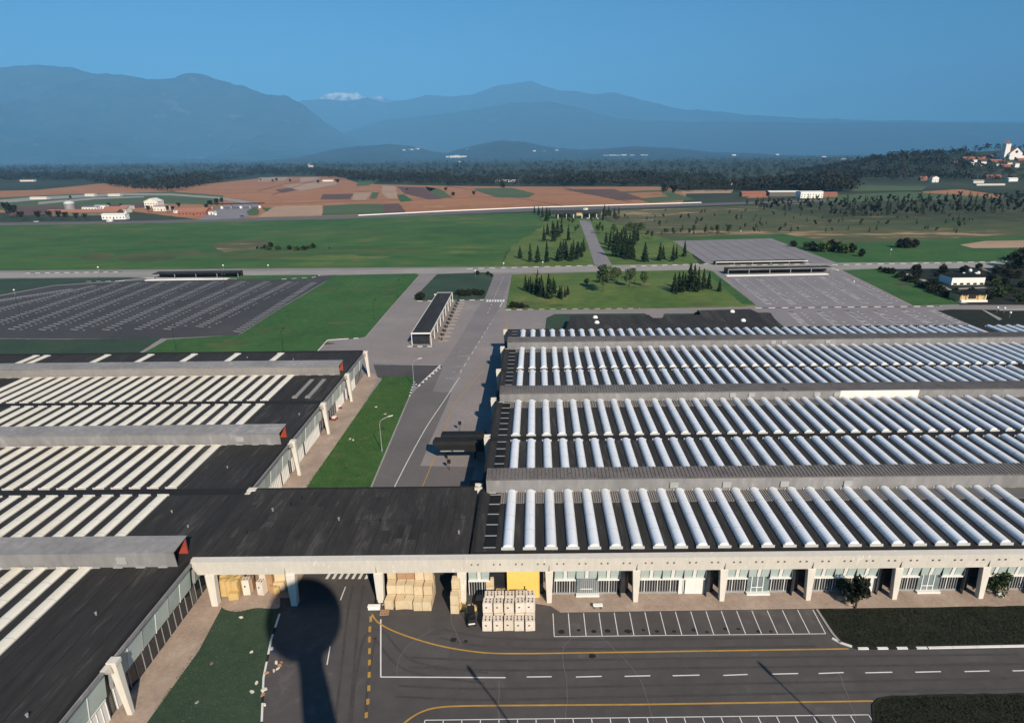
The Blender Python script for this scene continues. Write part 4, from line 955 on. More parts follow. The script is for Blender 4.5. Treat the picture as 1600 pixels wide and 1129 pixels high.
# small things by the halls
p=g(934,951)
o=thing('stone_bench','small white concrete bench on the pavement before the first glazed bay','bench',(p[0],p[1],.13)); mb=MB(); mb.box(-.65,-.3,.42,.65,.3,.55); mb.build('seat','white_plaster',o,bevel=.03)
for x in (-.5,.38): mb=MB(); mb.box(x,-.25,0,x+.14,.25,.42); mb.build('leg','concrete_dark',o)
for k,(x,y,lab) in enumerate([(534,628,'red and white trolley outside the left hall, farthest of three'),(529,640,'red and white trolley outside the left hall, middle of three'),(523,657,'red and white trolley outside the left hall, nearest of three')]):
    p=g(x,y); o=thing('trolley',lab,'trolley',(p[0],p[1],.13),.5+.4*k,'red and white trolleys outside the left hall')
    mb=MB(); mb.box(-.7,-.45,.25,.7,.45,.55); mb.box(-.7,.4,.55,.7,.45,1.1); mb.build('body','red_paint',o,bevel=.03)
    mb=MB(); mb.box(-.55,-.38,.55,.1,.35,1.0); mb.box(.15,-.3,.55,.6,.3,.85); mb.build('load','white_metal',o,bevel=.05)
    for a,b in ((-.5,-.4),(.5,-.4),(-.5,.4),(.5,.4)): mb=MB(); mb.tube((a,b-.06,.14),(a,b+.06,.14),.14,n=10); mb.build('wheel','black_rubber',o)
LIT=[(377,966,'white_card'),(331,1039,'crack_seal'),(425,1015,'white_card'),(427,1020,'blue_car'),(393,1020,'white_card'),(432,1037,'white_card'),(437,1041,'brown_card'),(434,1046,'white_card'),(428,1050,'white_card'),(440,1036,'brown_card'),(417,1053,'brown_card'),(401,1068,'white_card'),(394,1082,'white_card'),(413,1079,'white_card'),(411,1087,'brown_card'),(414,1103,'white_card'),(588,637,'white_card'),(547,687,'white_card'),(552,689,'white_card'),(602,648,'white_card'),(308,1099,'worn_paint')]
LN=['white paper on the dark lawn just below the cartons','grey scrap on the dark lawn beside the left pavement','white scrap at the lawn edge beside the tower shadow','dark blue bag at the lawn edge beside the tower shadow','small white scrap alone on the lawn near the tower shadow','flat white board on top of the kerb rubbish','brown cardboard lying across the kerb','white board in the kerb rubbish, middle one','white board in the kerb rubbish, nearest the lawn','brown cardboard at the road side of the kerb rubbish','brown rubbish on the lawn beside the kerb boards','white scrap on the lawn left of the kerb boards','white scrap on the lawn left of the white kerb ball','round white object lying against the painted kerb','brown scrap just below the white object at the kerb','small white scrap at the kerb nearest the picture bottom','white scrap on the green strip under the far hall bays','white sheet on the green strip near the lamp post','second white sheet on the green strip near the lamp post','tiny white scrap on the green strip beyond the lamp post','grey scrap on the dark lawn near the picture bottom']
for k,(x,y,m_) in enumerate(LIT):
    p=g(x,y); s=random.uniform(.2,.36)*(1.3 if y<800 else 1); mb=MB(); pts=[(s*random.uniform(.7,1.3)*math.cos(q*1.047+k),s*random.uniform(.4,.8)*math.sin(q*1.047+k)) for q in range(6)]
    mb.prism(pts,0,random.uniform(.04,.22)); o=mb.build('litter',m_); o.location=(p[0],p[1],.125); o.rotation_euler=(random.uniform(-.1,.1),random.uniform(-.1,.1),k); tag(o,LN[k],'litter','rubbish scattered on the lawns')

# ---------------------------------------------------------------- lamps, signs, shelters
def arm_lamp(base,h,label,rz,m='grey_metal',reach=2.6,group=None):
    t=thing('street_lamp',label,'street lamp',(base[0],base[1],0),rz,group); thin=.5 if m=='dark_metal' else 1.
    mb=MB(); mb.tube((0,0,0),(0,0,.9),.14*thin,.12*thin,8); mb.tube((0,0,.9),(0,0,h-1.2),.085*thin,.06*thin,8); mb.build('pole',m,t)
    mb=MB(); q=[(0,0,h-1.2),(.18,0,h-.6),(.6,0,h-.2),(1.2,0,h),(reach,0,h+.25)]
    for a,b in zip(q,q[1:]): mb.tube(a,b,.05,.05,8)
    mb.build('arm',m,t)
    mb=MB(); mb.hexa([(reach-.1,-.12,h+.16),(reach+.9,-.12,h+.30),(reach+.9,.12,h+.30),(reach-.1,.12,h+.16),(reach-.1,-.16,h+.3),(reach+.9,-.1,h+.42),(reach+.9,.1,h+.42),(reach-.1,.16,h+.3)]); mb.build('lamp_head','white_metal' if m!='dark_metal' else m,t,bevel=.03)
    return t
p=g(597,706); arm_lamp(p,7.4,'grey street lamp with curved arm at the kerb of the green strip',.35,reach=1.9)
p=g(647,604); arm_lamp(p,7.4,'thin grey street lamp at the far corner of the green strip',.2,reach=1.6)
# two unseen masts added to throw thin shadows across the front road
for (tx,ty),lab in (((731,1042),'tall mast added to throw a thin shadow beside the short white line'),((1186,1036),'tall mast added to throw a thin shadow towards the planting bed')):
    p=g(tx,ty); hh=20.5; k=hh/math.tan(rad(SUN_EL)); bx,by=p[0]+k*math.sin(rad(SUN_AZ)),p[1]-k*math.cos(rad(SUN_AZ))
    t=thing('shadow_mast',lab,'lamp mast',(bx,by,0),0); c_=1 if tx<900 else 0
    mb=MB(); q=[(c_*3.2,0,0),(c_*3.0,0,6),(c_*2.3,0,12),(c_*1.2,0,17),(0,0,20.5)]; rr=[.16,.15,.13,.12,.11]
    for (a,b,r0,r1) in zip(q,q[1:],rr,rr[1:]): mb.tube(a,b,r0*.8,r1*.75,8)
    mb.build('pole','grey_metal',t)
    mb=MB(); mb.tube((.35*c_,0,19.2),(0,0,20.6),.24,.2,8); mb.build('lamp_head','grey_metal',t)
def globe_lamp(px_,h,label,group,s=1.):
    t=thing('globe_lamp',label,'lamp',(*g(*px_),0),0,group)
    mb=MB(); mb.tube((0,0,0),(0,0,h),.05*s,.04*s,7); mb.build('pole','grey_metal',t)
    mb=MB(); r=.32*s; mb.lathe([(0,h)]+[(r*math.sin(math.pi*k/8),h+r-r*math.cos(math.pi*k/8)) for k in range(1,8)]+[(0,h+2*r)],n=12); mb.build('lamp_globe','white_plaster',t,smooth=True); return t
for (x,y,lab) in [(680,470,'white globe lamp on the lawn beside the bus shelter'),(848,419,'white globe lamp on the verge left of the entrance road'),(787,421,'white globe lamp at the junction kerb'),(743,433,'white globe lamp on the small dark lawn'),(155,427,'white globe lamp by the left car park road'),(350,424,'white globe lamp beside the left car park shelter'),(420,424,'white globe lamp right of the left car park shelter'),(1333,449,'white globe lamp in the right car park'),(1391,399,'white globe lamp on the green field beyond the cross road'),(1157,368,'white globe lamp beside the far pale parking area'),(24,462,'white globe lamp at the edge of the left car park')]:
    globe_lamp((x,y),2.2 if y>440 else 2.8,lab,'white globe lamps along the roads',1.1 if y>440 else 1.25)
for k,(x,y,lab) in enumerate([(585,500,'thin lamp mast on the big lawn near the bus road'),(622,465,'thin lamp mast on the big lawn at the bus road bend'),(443,551,'thin lamp mast on the big lawn behind the left hall'),(275,546,'thin lamp mast beside the path behind the left hall')]):
    arm_lamp(g(x,y),7.5,lab,.3*k,'dark_metal',reach=.5)
for k,(x,y) in enumerate([(262,498),(353,456),(33,497),(160,458)]):
    t=thing('flood_lamp','slim lamp mast in the left car park, %s'%['near the path','under the shelter end','close to the left picture edge','in the far left rows'][k],'street lamp',(*g(x,y),0),0,'lamp masts of the left car park')
    mb=MB(); mb.tube((0,0,0),(0,0,8),.05,.04,7); mb.build('pole','dark_metal',t)
    for a in (-.7,.5): mb=MB(); mb.box(a,-.1,7.9,a+.3,.1,8.05); mb.build('lamp_head','grey_metal',t)
def sign(px_,h,label,m='dark_metal',w_=.7,rz=0,group=None):
    t=thing('road_sign',label,'sign',(*g(*px_),0),rz,group)
    mb=MB(); mb.tube((0,0,0),(0,0,h),.05,.05,7); mb.build('post','grey_metal' if m!='dark_metal' else m,t)
    mb=MB(); mb.box(-w_/2,-.04,h-.9,w_/2,.0,h); mb.build('sign_plate',m,t,bevel=.02); return t
sign((719,675),2.6,'dark road sign beyond the loading canopy'); sign((702,735),2.4,'dark post and plate put where a shadow lies, near side of the loading canopy')  # the nearer post and plate stand in for a shadow on the road
for k in range(12):
    y=197+k*5.1; t=thing('bus_stop_sign','small dark bus bay post beside the shelter, %s from the near end'%ORD[k],'sign',(-28.4,y,.18),0,'bus bay posts beside the shelter')
    mb=MB(); mb.tube((0,0,0),(0,0,2.5),.06,.06,7); mb.build('post','dark_metal',t)
    mb=MB(); mb.box(-.35,-.05,1.7,.35,.05,2.5); mb.box(-.3,-.06,.5,.3,.06,.9); mb.build('sign_plate','dark_metal',t)
# bus shelter: long black roof in a white frame
bs=thing('bus_shelter','long black-roofed bus shelter on white posts','shelter',(-34.3,223,0))
mb=MB(); mb.hexa([(-3.0,-30.5,3.95),(3.,-30.5,3.95),(3.,31,3.95),(-3.,31,3.95),(-3.,-30.5,4.15),(3.,-30.5,4.15),(3.,31,4.15),(-3.,31,4.15)]); mb.build('roof','bitumen',bs)
mb=MB(); mb.box(-3.2,-30.9,3.85,3.2,-30.5,4.25); mb.box(3.,-30.5,3.85,3.2,31,4.25); mb.box(-3.2,-30.5,3.9,-3.,31,4.2); mb.box(-3.2,31,3.85,3.2,31.3,4.25); mb.build('roof_edge','white_metal',bs)
for k in range(9):
    for x in (-3.1,3.1): mb=MB(); y=-30.6+k*7.7; mb.box(x-.11,y-.11,0,x+.11,y+.11,3.85); mb.build('post','white_metal',bs)
mb=MB(); mb.box(-2.6,-29.5,0,2.4,-29.4,3.6); mb.box(-2.75,-29.5,0,-2.6,28,3.4); mb.build('back_screen','dark_glass',bs)
def car_shelter(pa,pb,dep,h,label,front,slab=False):
    a=Vector(g(*pa)); b=Vector(g(*pb)); d=b-a; L=d.length; rz=math.atan2(d.y,d.x)
    t=thing('shelter',label,'shelter',(a.x,a.y,0),rz)
    mb=MB(); mb.box(0,0,h,L,dep,h+.25); mb.build('roof','bitumen',t)
    mb=MB(); mb.box(0,-.2,h-.1,L,0,h+.3); mb.build('fascia',front,t)
    n=int(L/9)
    for k in range(n+1): mb=MB(); x=.2+(L-.4)*k/n; mb.box(x-.12,.05,0,x+.12,.3,h-.1); mb.build('post','grey_metal',t)
    mb=MB(); mb.box(0,dep-.2,0,L,dep,h); mb.build('back_wall','dark_glass',t)
    if slab: mb=MB(); mb.box(-2,-4.5,0,L-4,-1.5,.35); mb.build('step','white_plaster',t)
    return t
car_shelter((240,436.5),(373,434.5),6,2.6,'long low dark shelter at the far edge of the left car park','dark_metal',True)
car_shelter((1137,430),(1300,427),6,2.6,'long low shelter with grey-blue edge before the right car park','grey_sheet',True)
car_shelter((1118,415),(1262,412.5),4,1.6,'long low shelter with pale edge between cross road and far parking','white_metal')
# low building behind the right hall with two pairs of domes
def poly_building(name,px_roof,h,label,m='bitumen',wall='concrete_dark'):
    pts=[g(*p,h) for p in px_roof]
    if area(pts)<0: pts=pts[::-1]
    c=(sum(p[0] for p in pts)/len(pts),sum(p[1] for p in pts)/len(pts)); t=thing(name,label,'building',(c[0],c[1],0))
    q=[(p[0]-c[0],p[1]-c[1]) for p in pts]
    mb=MB(); mb.prism(q,h-.4,h); mb.build('roof',m,t); q2=[(x*.985,y*.985) for x,y in q]
    mb=MB(); mb.prism(q2,0,h-.4); mb.build('wall',wall,t); return t,c
def dome(t,c,px_,h,r):
    p=g(*px_,h); mb=MB(); mb.lathe([(r,h)]+[(r*math.cos(math.pi*k/12),h+.15+r*.8*math.sin(math.pi*k/12)) for k in range(0,6)]+[(0,h+.15+r*.8)],n=14); o=mb.build('roof_dome','white_plaster',t,smooth=True); o.location=(p[0]-c[0],p[1]-c[1],0)
t,c=poly_building('low_building',[(892,494),(1014,492),(1019,497),(1034,497),(1040,494),(1094,492),(1094,485),(1172,483),(1185,489),(1204,489),(1222,516),(1200,524),(880,526)],3.2,'low flat building with dark roof and white domes right behind the long hall','bitumen_dusty')
for q in ((930,497),(932.5,505),(1144,488),(1161,502)): dome(t,c,q,3.2,.9)
p=g(1486,446); q=g(1536,445); L_=q[0]-p[0]
t=thing('pavilion','small flat white-walled pavilion among dark shrubs at the right','building',(p[0],p[1],0))
mb=MB(); mb.box(0,0,0,L_,9,3.6); mb.build('wall','white_plaster',t)
mb=MB(); mb.box(-.3,-.3,3.6,L_+.3,9.3,3.95); mb.build('roof','dark_roof',t)
for k in range(5): mb=MB(); x=L_*(k+.3)/5; mb.box(x,-.05,.2,x+1.6,0,1.0); mb.build('window','dark_glass',t)
p=g(1502,473); q=g(1541,472); L_=q[0]-p[0]
t=thing('pavilion','low pavilion with yellow lit front and pale step among dark shrubs at the right','building',(p[0],p[1],0))
mb=MB(); mb.box(0,1.5,0,L_,8,3.0); mb.build('wall','yellow_cover',t); mb=MB(); mb.box(-.4,.6,3.0,L_+.4,8.4,3.3); mb.build('roof','dark_roof',t)
mb=MB(); mb.box(0,0,0,L_,1.5,.8); mb.build('step','white_plaster',t); mb=MB(); mb.box(L_*.3,1.4,1.2,L_*.62,1.5,2.5); mb.build('window','dark_glass',t)
for x in (.3,L_*.25,L_*.7,L_-.5): mb=MB(); mb.box(x,.8,.8,x+.25,1.0,3.0); mb.build('post','concrete',t)
for k,(x,y) in enumerate([(1503,440),(1513.5,434),(1522,440),(1526,438)]): globe_lamp((x,y),2.6,'white globe lamp beside the small white pavilion, %s from the left'%ORD[k],'globe lamps at the white pavilion',2.6)
mb=MB()
for a,b in [((1362,420),(1390,430)),((1415,428),(1427,434)),((1440,437),(1453,443)),((1470,447),(1484,454)),((1496,452),(1540,450)),((1498,471),(1508,475))]: strip(mb,[g(*a),g(*b)],2.4,.115)
strip(mb,[g(1535,421),g(1550,426)],1.5,.115)
struct(mb.build('path','road_concrete'))
sheet('path',[(1533,484),(1540,486),(1566,499),(1561,501)],.105,'road_concrete'); sheet('path',[(1560,483),(1680,480),(1680,486),(1562,486)],.108,'road_concrete')
sheet('bare_soil',smoothpoly([(1393,441),(1410,440),(1423,445),(1413,448),(1398,446),(1393,441)],4)[:-1],.125,'dry_grass')
for k,(x,y) in enumerate([(1557,489),(1568,490),(1577,497)]): globe_lamp((x,y),1.6,'white globe lamp in the dark planting behind the hall, %s from the left'%ORD[k],'globe lamps in the dark planting behind the hall',1.3)
# entrance gate house
p=g(904,341); Yg=p[1]
gh=thing('gatehouse','dark flat-roofed gate building at the head of the entrance road','gatehouse',(p[0],p[1],0))
mb=MB(); mb.box(-25,-4,4.2,20,6,5.0); mb.build('roof','bitumen_dusty',gh)
mb=MB(); mb.box(-22,0,0,-8,5,4.2); mb.box(5,0,0,17,5,4.2); mb.build('wall','dark_glass',gh)
for x in (-20,-12,-5,3,10,17): mb=MB(); mb.box(x-.3,-3.5,0,x+.3,-3,4.2); mb.build('post','white_metal',gh)
mb=MB(); mb.box(-2.4,-5.,2.6,2.6,-4.4,5.2); mb.build('sign_panel','yellow_cover',gh)
# bright flat parapet band along the far road
mb=MB(); strip_pts=[(560,337.6),(700,330.6),(820,325.6),(1000,320.2),(1096,317.4)]
P=[g(*p) for p in strip_pts]
for a,b in zip(P,P[1:]): mb.hexa([(a[0],a[1],0),(b[0],b[1],0),(b[0],b[1]+.4,0),(a[0],a[1]+.4,0),(a[0],a[1],.95),(b[0],b[1],.95),(b[0],b[1]+.4,.95),(a[0],a[1]+.4,.95)])
tag(mb.build('road_parapet','white_plaster'),'long low white parapet along the far road','parapet')

# ---------------------------------------------------------------- vehicles far off
def car_mesh(loc,rz,m,label,group=None,van=False):
    t=thing('parked_van' if van else 'parked_car',label,'van' if van else 'car',loc,rz,group)
    L,W,Hc=(5.2,2.,2.3) if van else (4.2,1.7,1.4)
    mb=MB()
    if van: mb.extx([(-L/2,.35),(L/2,.35),(L/2,1.1),(L/2-.7,Hc),(-L/2,Hc)],-W/2,W/2)
    else: mb.extx([(-L/2,.3),(L/2,.3),(L/2,.75),(L/2-1.,.85),(-L/2+.5,.88),(-L/2,.8)],-W/2,W/2)
    mb.build('body',m,t,bevel=.06)
    mb=MB()
    if van: mb.box(-W/2-.01,.3,1.25,W/2+.01,L/2-.9,1.9)
    else: mb.hexa([(-W/2+.05,-L/2+.4,.86),(W/2-.05,-L/2+.4,.86),(W/2-.05,L/2-1.1,.84),(-W/2+.05,L/2-1.1,.84),(-W/2+.25,-L/2+.9,Hc),(W/2-.25,-L/2+.9,Hc),(W/2-.25,L/2-1.9,Hc),(-W/2+.25,L/2-1.9,Hc)])
    mb.build('cabin_glass','dark_glass',t)
    for x in (-W/2+.05,W/2-.05):
        for y in (-L/2+.8,L/2-.8): mb=MB(); mb.tube((x-.1,y,.32),(x+.1,y,.32),.32,n=10); mb.build('wheel','black_rubber',t)
    return t
for k,(x,y,m_,lab) in enumerate([(915,329,'white_metal','white van on the far road behind the gatehouse'),]): car_mesh((*g(x,y),.07),1.5,m_,lab,None,True)
for k,(x,m_) in enumerate([(878,'white_metal'),(888,'white_metal'),(899,'blue_car'),(916,'white_metal'),(924,'grey_metal'),(931,'white_metal')]):
    q=g(x,341.5); car_mesh((q[0],q[1]-6,.06),.1*k,m_,'small parked car before the gatehouse, %s from the left'%ORD[k],'cars parked before the gatehouse')
car_mesh((*g(172,347.5),.07),1.57,'white_metal','white van on the road beside the meadow, left of the pale house',None,True)
car_mesh((*g(57,347.5),.07),1.57,'white_metal','white car on the meadow road at the far left')
car_mesh((*g(378,339),.1),1.,'blue_car','dark car leaving the toll plaza')
car_mesh((*g(338,337.5),.1),.3,'white_metal','white van beside the brick roofs near the toll plaza',None,True)

# ---------------------------------------------------------------- trees of the entrance park
CP=[tree_proto('conifer_tree',10,1.9,'cone','x','tree',None,n=420,leafm='conifer_leaf'),
    tree_proto('conifer_tree',10,2.4,'cone','x','tree',None,n=480,leafm='conifer_leaf'),
    tree_proto('conifer_tree',10,1.5,'cone','x','tree',None,n=380,leafm='conifer_leaf')]
BP=[tree_proto('broadleaf_tree',10,3.0,'round','x','tree',None,n=420,leafm='pale_leaf',leaf=.5,clumps=14,z0=.2),
    tree_proto('broadleaf_tree',10,2.2,'round','x','tree',None,n=340,leafm='broad_leaf',leaf=.5,clumps=12,z0=.2)]
con=Planter(CP); bro=Planter(BP)
Zp=lambda x,y:(780+x/4.444,300+y/4.444)
def grove(pl,pts,label,group,hpx=None,which=None,conv=Zp,hs=1.):
    for p in pts:
        x,y=conv(*p[:2]); q=g(x,y); h=(p[2]/4.444 if len(p)>2 else 22)*mpp(q[1])*hs
        pl.at(q,h/10,label,which,group)
grove(con,[(145,462,90),(215,488,120),(268,490,130),(330,490,150),(310,345,105),(335,300,85),(315,330,60),(380,345,130),(405,318,110),(432,290,110),(370,300,90),(480,340,100),(300,180,75),(330,205,95),(275,165,70),(350,170,60),(245,150,50)],'slim dark conifer on the lawn left of the entrance road','conifers left of the entrance road')
grove(con,[(425,482,150),(462,470,130),(500,482,120),(540,470,120),(570,455,110),(445,440,100),(515,440,110),(405,480,90),(550,430,95),(585,420,90)],'dark conifer of the tight clump left of the entrance road','conifer clump left of the entrance road')
grove(bro,[(440,212,60),(482,225,65),(512,232,55),(460,200,45),(530,290,60),(548,270,45)],'dark bushy tree left of the gatehouse drive','bushy trees at the gatehouse',which=1)
grove(bro,[(660,205,70),(640,215,50),(690,295,70),(715,290,65),(700,250,50),(675,280,55),(800,212,75),(745,195,70),(770,190,60)],'dark bushy tree right of the gatehouse drive','bushy trees right of the gatehouse',which=1)
grove(con,[(730,170,80),(760,165,70),(800,160,60),(830,155,50),(720,200,80)],'conifer beside the gatehouse on the right','conifers right of the gatehouse')
grove(con,[(770,375,100),(742,362,80),(800,452,180),(830,455,170),(860,455,150),(885,445,140),(815,410,140),(845,400,140),(920,452,130),(905,400,120),(932,372,130),(875,380,120),(960,345,110),(790,400,110),(760,410,70),(895,470,110),(925,470,100)],'dark conifer of the dense clump right of the entrance road','conifer clump right of the entrance road')
grove(bro,[(870,310,80),(900,300,90),(940,300,85),(980,285,80),(915,270,60),(795,300,80),(780,320,50),(760,400,60),(1000,270,50)],'loose pale tree behind the dense clump right of the entrance road','pale trees right of the entrance road',which=0)
grove(con,[(1010,488,140)],'broad dark conifer standing alone right of the dense clump','lone conifer',which=1)
grove(con,[(1115,480,120),(1135,470,100)],'conifer of a close pair on the right lawn','conifer pair')
grove(con,[(1205,482,120),(1228,470,100)],'conifer near the corner of the pale far parking','conifers near the pale parking')
grove(con,[(1285,452,110)],'conifer standing at the edge of the pale far parking','lone conifer',which=2)
grove(bro,[(1060,330,60),(1150,300,55),(1165,300,50),(1205,300,55),(1350,290,60),(1430,300,70),(1510,290,70),(1590,300,80),(1320,300,50),(1260,295,45),(1470,280,45)],'dark bushy tree along the edge of the dry field','bushy trees along the dry field',which=1)
Zq=lambda x,y:(620+x/5.714,400+y/5.714)
grove(con,[(1150,315,135),(1178,300,110),(1195,332,150),(1215,320,110),(1250,350,200),(1275,365,170),(1292,372,190),(1305,350,150),(1355,388,215),(1375,380,170),(1398,318,130),(1410,340,130),(1455,382,125),(1470,390,130),(1500,372,90),(1525,352,95),(1440,370,70)],'dark conifer of the clump on the lawn nearest the central road','conifer clump on the central lawn',conv=Zq,hs=.778)
Zr=lambda x,y:(1000+x/2.667,400+y/2.667)
grove(con,[(142,152,75),(160,150,85),(175,154,90),(205,148,110),(222,150,120),(240,152,110),(262,142,90),(285,140,80),(186,140,70),(330,150,55),(150,160,50)],'dark conifer of the clump at the right end of the central lawn','conifer clump at the right end of the lawn',conv=Zr,hs=1.666)
grove(bro,[(1180,150,120),(1192,120,70),(1220,118,80),(1240,110,70),(1290,130,80),(1300,100,60),(1350,128,70),(1110,125,40)],'thin pale tree in the middle of the central lawn','thin pale trees on the central lawn',conv=lambda x,y:(500+x/2.667,400+y/2.667),hs=1.666,which=0)
grove(con,[(1258,175,60)],'tiny conifer beside the cross road','tiny conifer',conv=Zq,hs=.778,which=2)
# young trees of the plantation on the dry field
rs=random.Random(12); n=0
tp=Planter([tree_proto('young_tree',10,2.2,'cone','x','tree',None,n=120,leafm='dark_leaf'),tree_proto('young_tree',10,2.6,'round','x','tree',None,n=120,leafm='dark_leaf',leaf=.75,clumps=7,z0=.15)])
for k in range(120):
    x=rs.uniform(960,1520); y=rs.uniform(333,372)-(x-960)*.012
    tp.at(g(x,y),rs.uniform(.28,.6),'small dark young tree scattered over the dry field',None,'young trees scattered over the dry field'); 
for r in range(7):
    for k in range(29):
        x=1170+k*15.5+r*7+rs.uniform(-4,4); y=320+r*3.6-k*.36+rs.uniform(-.8,.8)
        if x<1625 and not (r>3 and x<1290): tp.at(g(x,y),rs.uniform(.75,1.15),'dark young tree in the planted rows beyond the dry field',None,'young trees in planted rows')
tp.done()
# bushes and hedges
def bush_proto(name,h,r,n,m,leaf): 
    t=thing(name,'x','bush',(0,-400,0),0,None); mesh_obj('foliage',round_mesh(h,r,n,m,z0=.0,leaf=leaf,clumps=10),t)
    mb=MB()
    for k in range(4): a=k*1.57; mb.tube((0,0,-.1),(.3*r*math.cos(a),.3*r*math.sin(a),h*.5),.06,.03,5)
    mb.build('stem','bark',t); return t
bu=Planter([bush_proto('bush',3,2.2,420,'dark_leaf',.42),bush_proto('bush',3,2.0,380,'broad_leaf',.42)])
for (x,y,s,lab,i) in [(655,469,1.05,'round dark bush at the left end of the small lawn',0),(746,430,.75,'dark bush on the kerb left of the central road junction',0),(762,430,.6,'smaller dark bush beside the central road junction',0),(768,432,.5,'smallest dark bush beside the central road junction',0),
  (800,481,.8,'dark bush at the corner of the central lawn, left one',0),(807,481,.7,'dark bush at the corner of the central lawn, middle one',0),(815,482,.75,'dark bush at the corner of the central lawn, right one',0),(823,481,.45,'small green bush right of the dark corner bushes',1),
  (1092,496,.8,'dark bush against the low building behind the hall',0)]:
    bu.at(g(x,y),s,lab,i)
for k,(x,y,s) in enumerate([(402,389,.5),(408,389,.45),(414,389,.8),(420,391,1.),(424,386,1.0),(434,391,1.15),(453,390,.9),(464,392,1.05),(476,391,.9),(482,389,.85),(490,388,1.0),(515,389,.4)]):
    bu.at(g(x,y),s,'dark bush in the short row standing in the big meadow',int(k%2),'bushes in the big meadow')
for k in range(16):
    x=718+k*2.4; bu.at(g(x+rs.uniform(-1,1),464-rs.uniform(0,7)),rs.uniform(.55,.8),'brownish dark bush of the thicket between bus shelter and central road',0,'thicket beside the bus shelter')
for k in range(18):
    x=1375+k*6.5; bu.at(g(x,423+k*2.6+rs.uniform(-3,3)),rs.uniform(.6,1.1),'dark bush along the path beside the wide dark building',0,'bushes along the path by the wide building')
for k,(x,y,s) in enumerate([(1270,392,1.5),(1285,394,1.6),(1300,393,1.7),(1316,396,1.5),(1330,395,1.4),(1258,388,1.1),(1345,401,1.2),(1310,389,1.3),(1240,386,1.)]):
    bu.at(g(x,y),s*1.2,'large dark shrub in the thicket beyond the far parking',int(k%2),'thicket beyond the far parking')
for k,(x,y,s) in enumerate([(1405,387,1.4),(1415,388,1.7),(1427,387,1.5)]): bu.at(g(x,y),s*1.2,'dark shrub of the small group alone on the green field',0,'shrub group on the green field')
for k,(x,y,s) in enumerate([(1590,418,2.5),(1606,415,2.8),(1598,408,2.2)]): bu.at(g(x,y),s,'tall dark shrub at the right end of the cross road',0,'shrubs at the right end of the cross road')
DP=[g(*p) for p in [(1400,422),(1540,419),(1690,417),(1690,478),(1545,477),(1500,474),(1440,448)]]
clr=[g(1511,449),g(1511,443),g(1521,474)]
nb=0
while nb<85:
    x,y=rs.uniform(1400,1680),rs.uniform(419,477); p=g(x,y)
    if not inside(p,DP) or (1478<x<1545 and 441<y<460) or (1492<x<1550 and 468<y<479): continue
    bu.at(p,rs.uniform(.55,1.25),'dark shrub of the dense planting around the small pavilions at the right',int(rs.random()<.2),'dense planting around the pavilions'); nb+=1
bu.done()
# the two trees before the concrete front
def front_tree(px_,h,r,label,m,n,lean=0.):
    t=thing('broadleaf_tree',label,'tree',(*g(*px_),.1))
    mb=MB(); mb.tube((0,0,-.1),(.1,0,h*.4),.16,.12,9); 
    for i in range(9):
        a=i*2.4; z=h*(.25+.06*i); mb.tube((.08,0,z),(r*.75*math.cos(a),r*.75*math.sin(a),z+h*.18),.06,.02,6)
    mb.tube((.1,0,h*.4),(0,0,h*.9),.12,.03,8); mb.build('trunk','bark',t)
    mesh_obj('crown',round_mesh(h,r,n,m,z0=.05,leaf=.2,clumps=15),t); return t
front_tree((1336,951),5.6,1.45,'dark leafy tree at the corner of the planting bed','dark_leaf',1700)
front_tree((1318,931),2.8,1.0,'sparse shrub against the glazing left of the dark tree','broad_leaf',700)
front_tree((1556,927),3.6,1.5,'yellowing bushy tree under the last front bay','broad_leaf',1300)
front_tree((1690,962),7.5,2.4,'tall tree at the right end of the front whose shadow falls on the pavement','dark_leaf',3000)
for k,(x,y) in enumerate([(1322,928),(1314,938),(1326,945),(1563,932)]):
    p=g(x,y); mb=MB(); rs2=random.Random(k); mb.lathe([(0,0),(.5,.05),(.62,.3),(.5,.6),(.25,.72),(0,.75)],n=9); o=mb.build('boulder','white_plaster' if k in(0,3) else 'pavement'); o.location=(p[0],p[1],.12); o.scale=(1,rs2.uniform(.7,1),.7); tag(o,['white round stone by the glazing beside the dark tree','tan stone left of the dark tree','tan stone near the dark tree foot','white stone under the yellowing tree'][k],'stone')
con.done(); bro.done()

leafmat('cover_leaf',(.011,.013,.007),(.021,.023,.012)); leafmat('grass_blade',(.028,.056,.030),(.070,.095,.048)); leafmat('lawn_blade',(.024,.07,.016),(.085,.13,.036))
def cover(name,px_poly,n,zr,sz,m,kind='stuff'):
    poly=[g(*p) for p in px_poly]; xs=[p[0] for p in poly]; ys=[p[1] for p in poly]; P=[];T=[]
    while len(P)<n:
        x=RNG.uniform(min(xs),max(xs)); y=RNG.uniform(min(ys),max(ys))
        if inside((x,y),poly): q_=.5+.28*math.sin(x*.9+math.sin(y*.7)*2)+.2*math.sin(y*1.7+x*.4); P.append((x,y,.13+zr*RNG.random()*(.4+q_))); T.append(.25+.5*q_*RNG.uniform(.5,1.4))
    me=leaf_mesh(P,RNG.uniform(.6,1.3,n)*sz,np.array(T),name,m,up=.1); o=mesh_obj(name,me); o['kind']=kind; return o
cover('ground_cover',[(1282,955),(1400,953),(1640,948),(1640,1006),(1400,1010),(1345,1011),(1316,1003)],9000,.08,.10,'cover_leaf')
cover('ground_cover',[(1368,1145),(1367,1104),(1375,1095),(1398,1091),(1640,1085),(1640,1145)],5500,.08,.10,'cover_leaf')
cover('grass',[(348,955),(430,952),(420,1000),(408,1060),(405,1150),(215,1150),(270,1068)],6000,.06,.07,'grass_blade')
cover('grass',[(601,593),(638,591),(638,617),(576,764),(474,766)],15000,.10,.10,'lawn_blade')
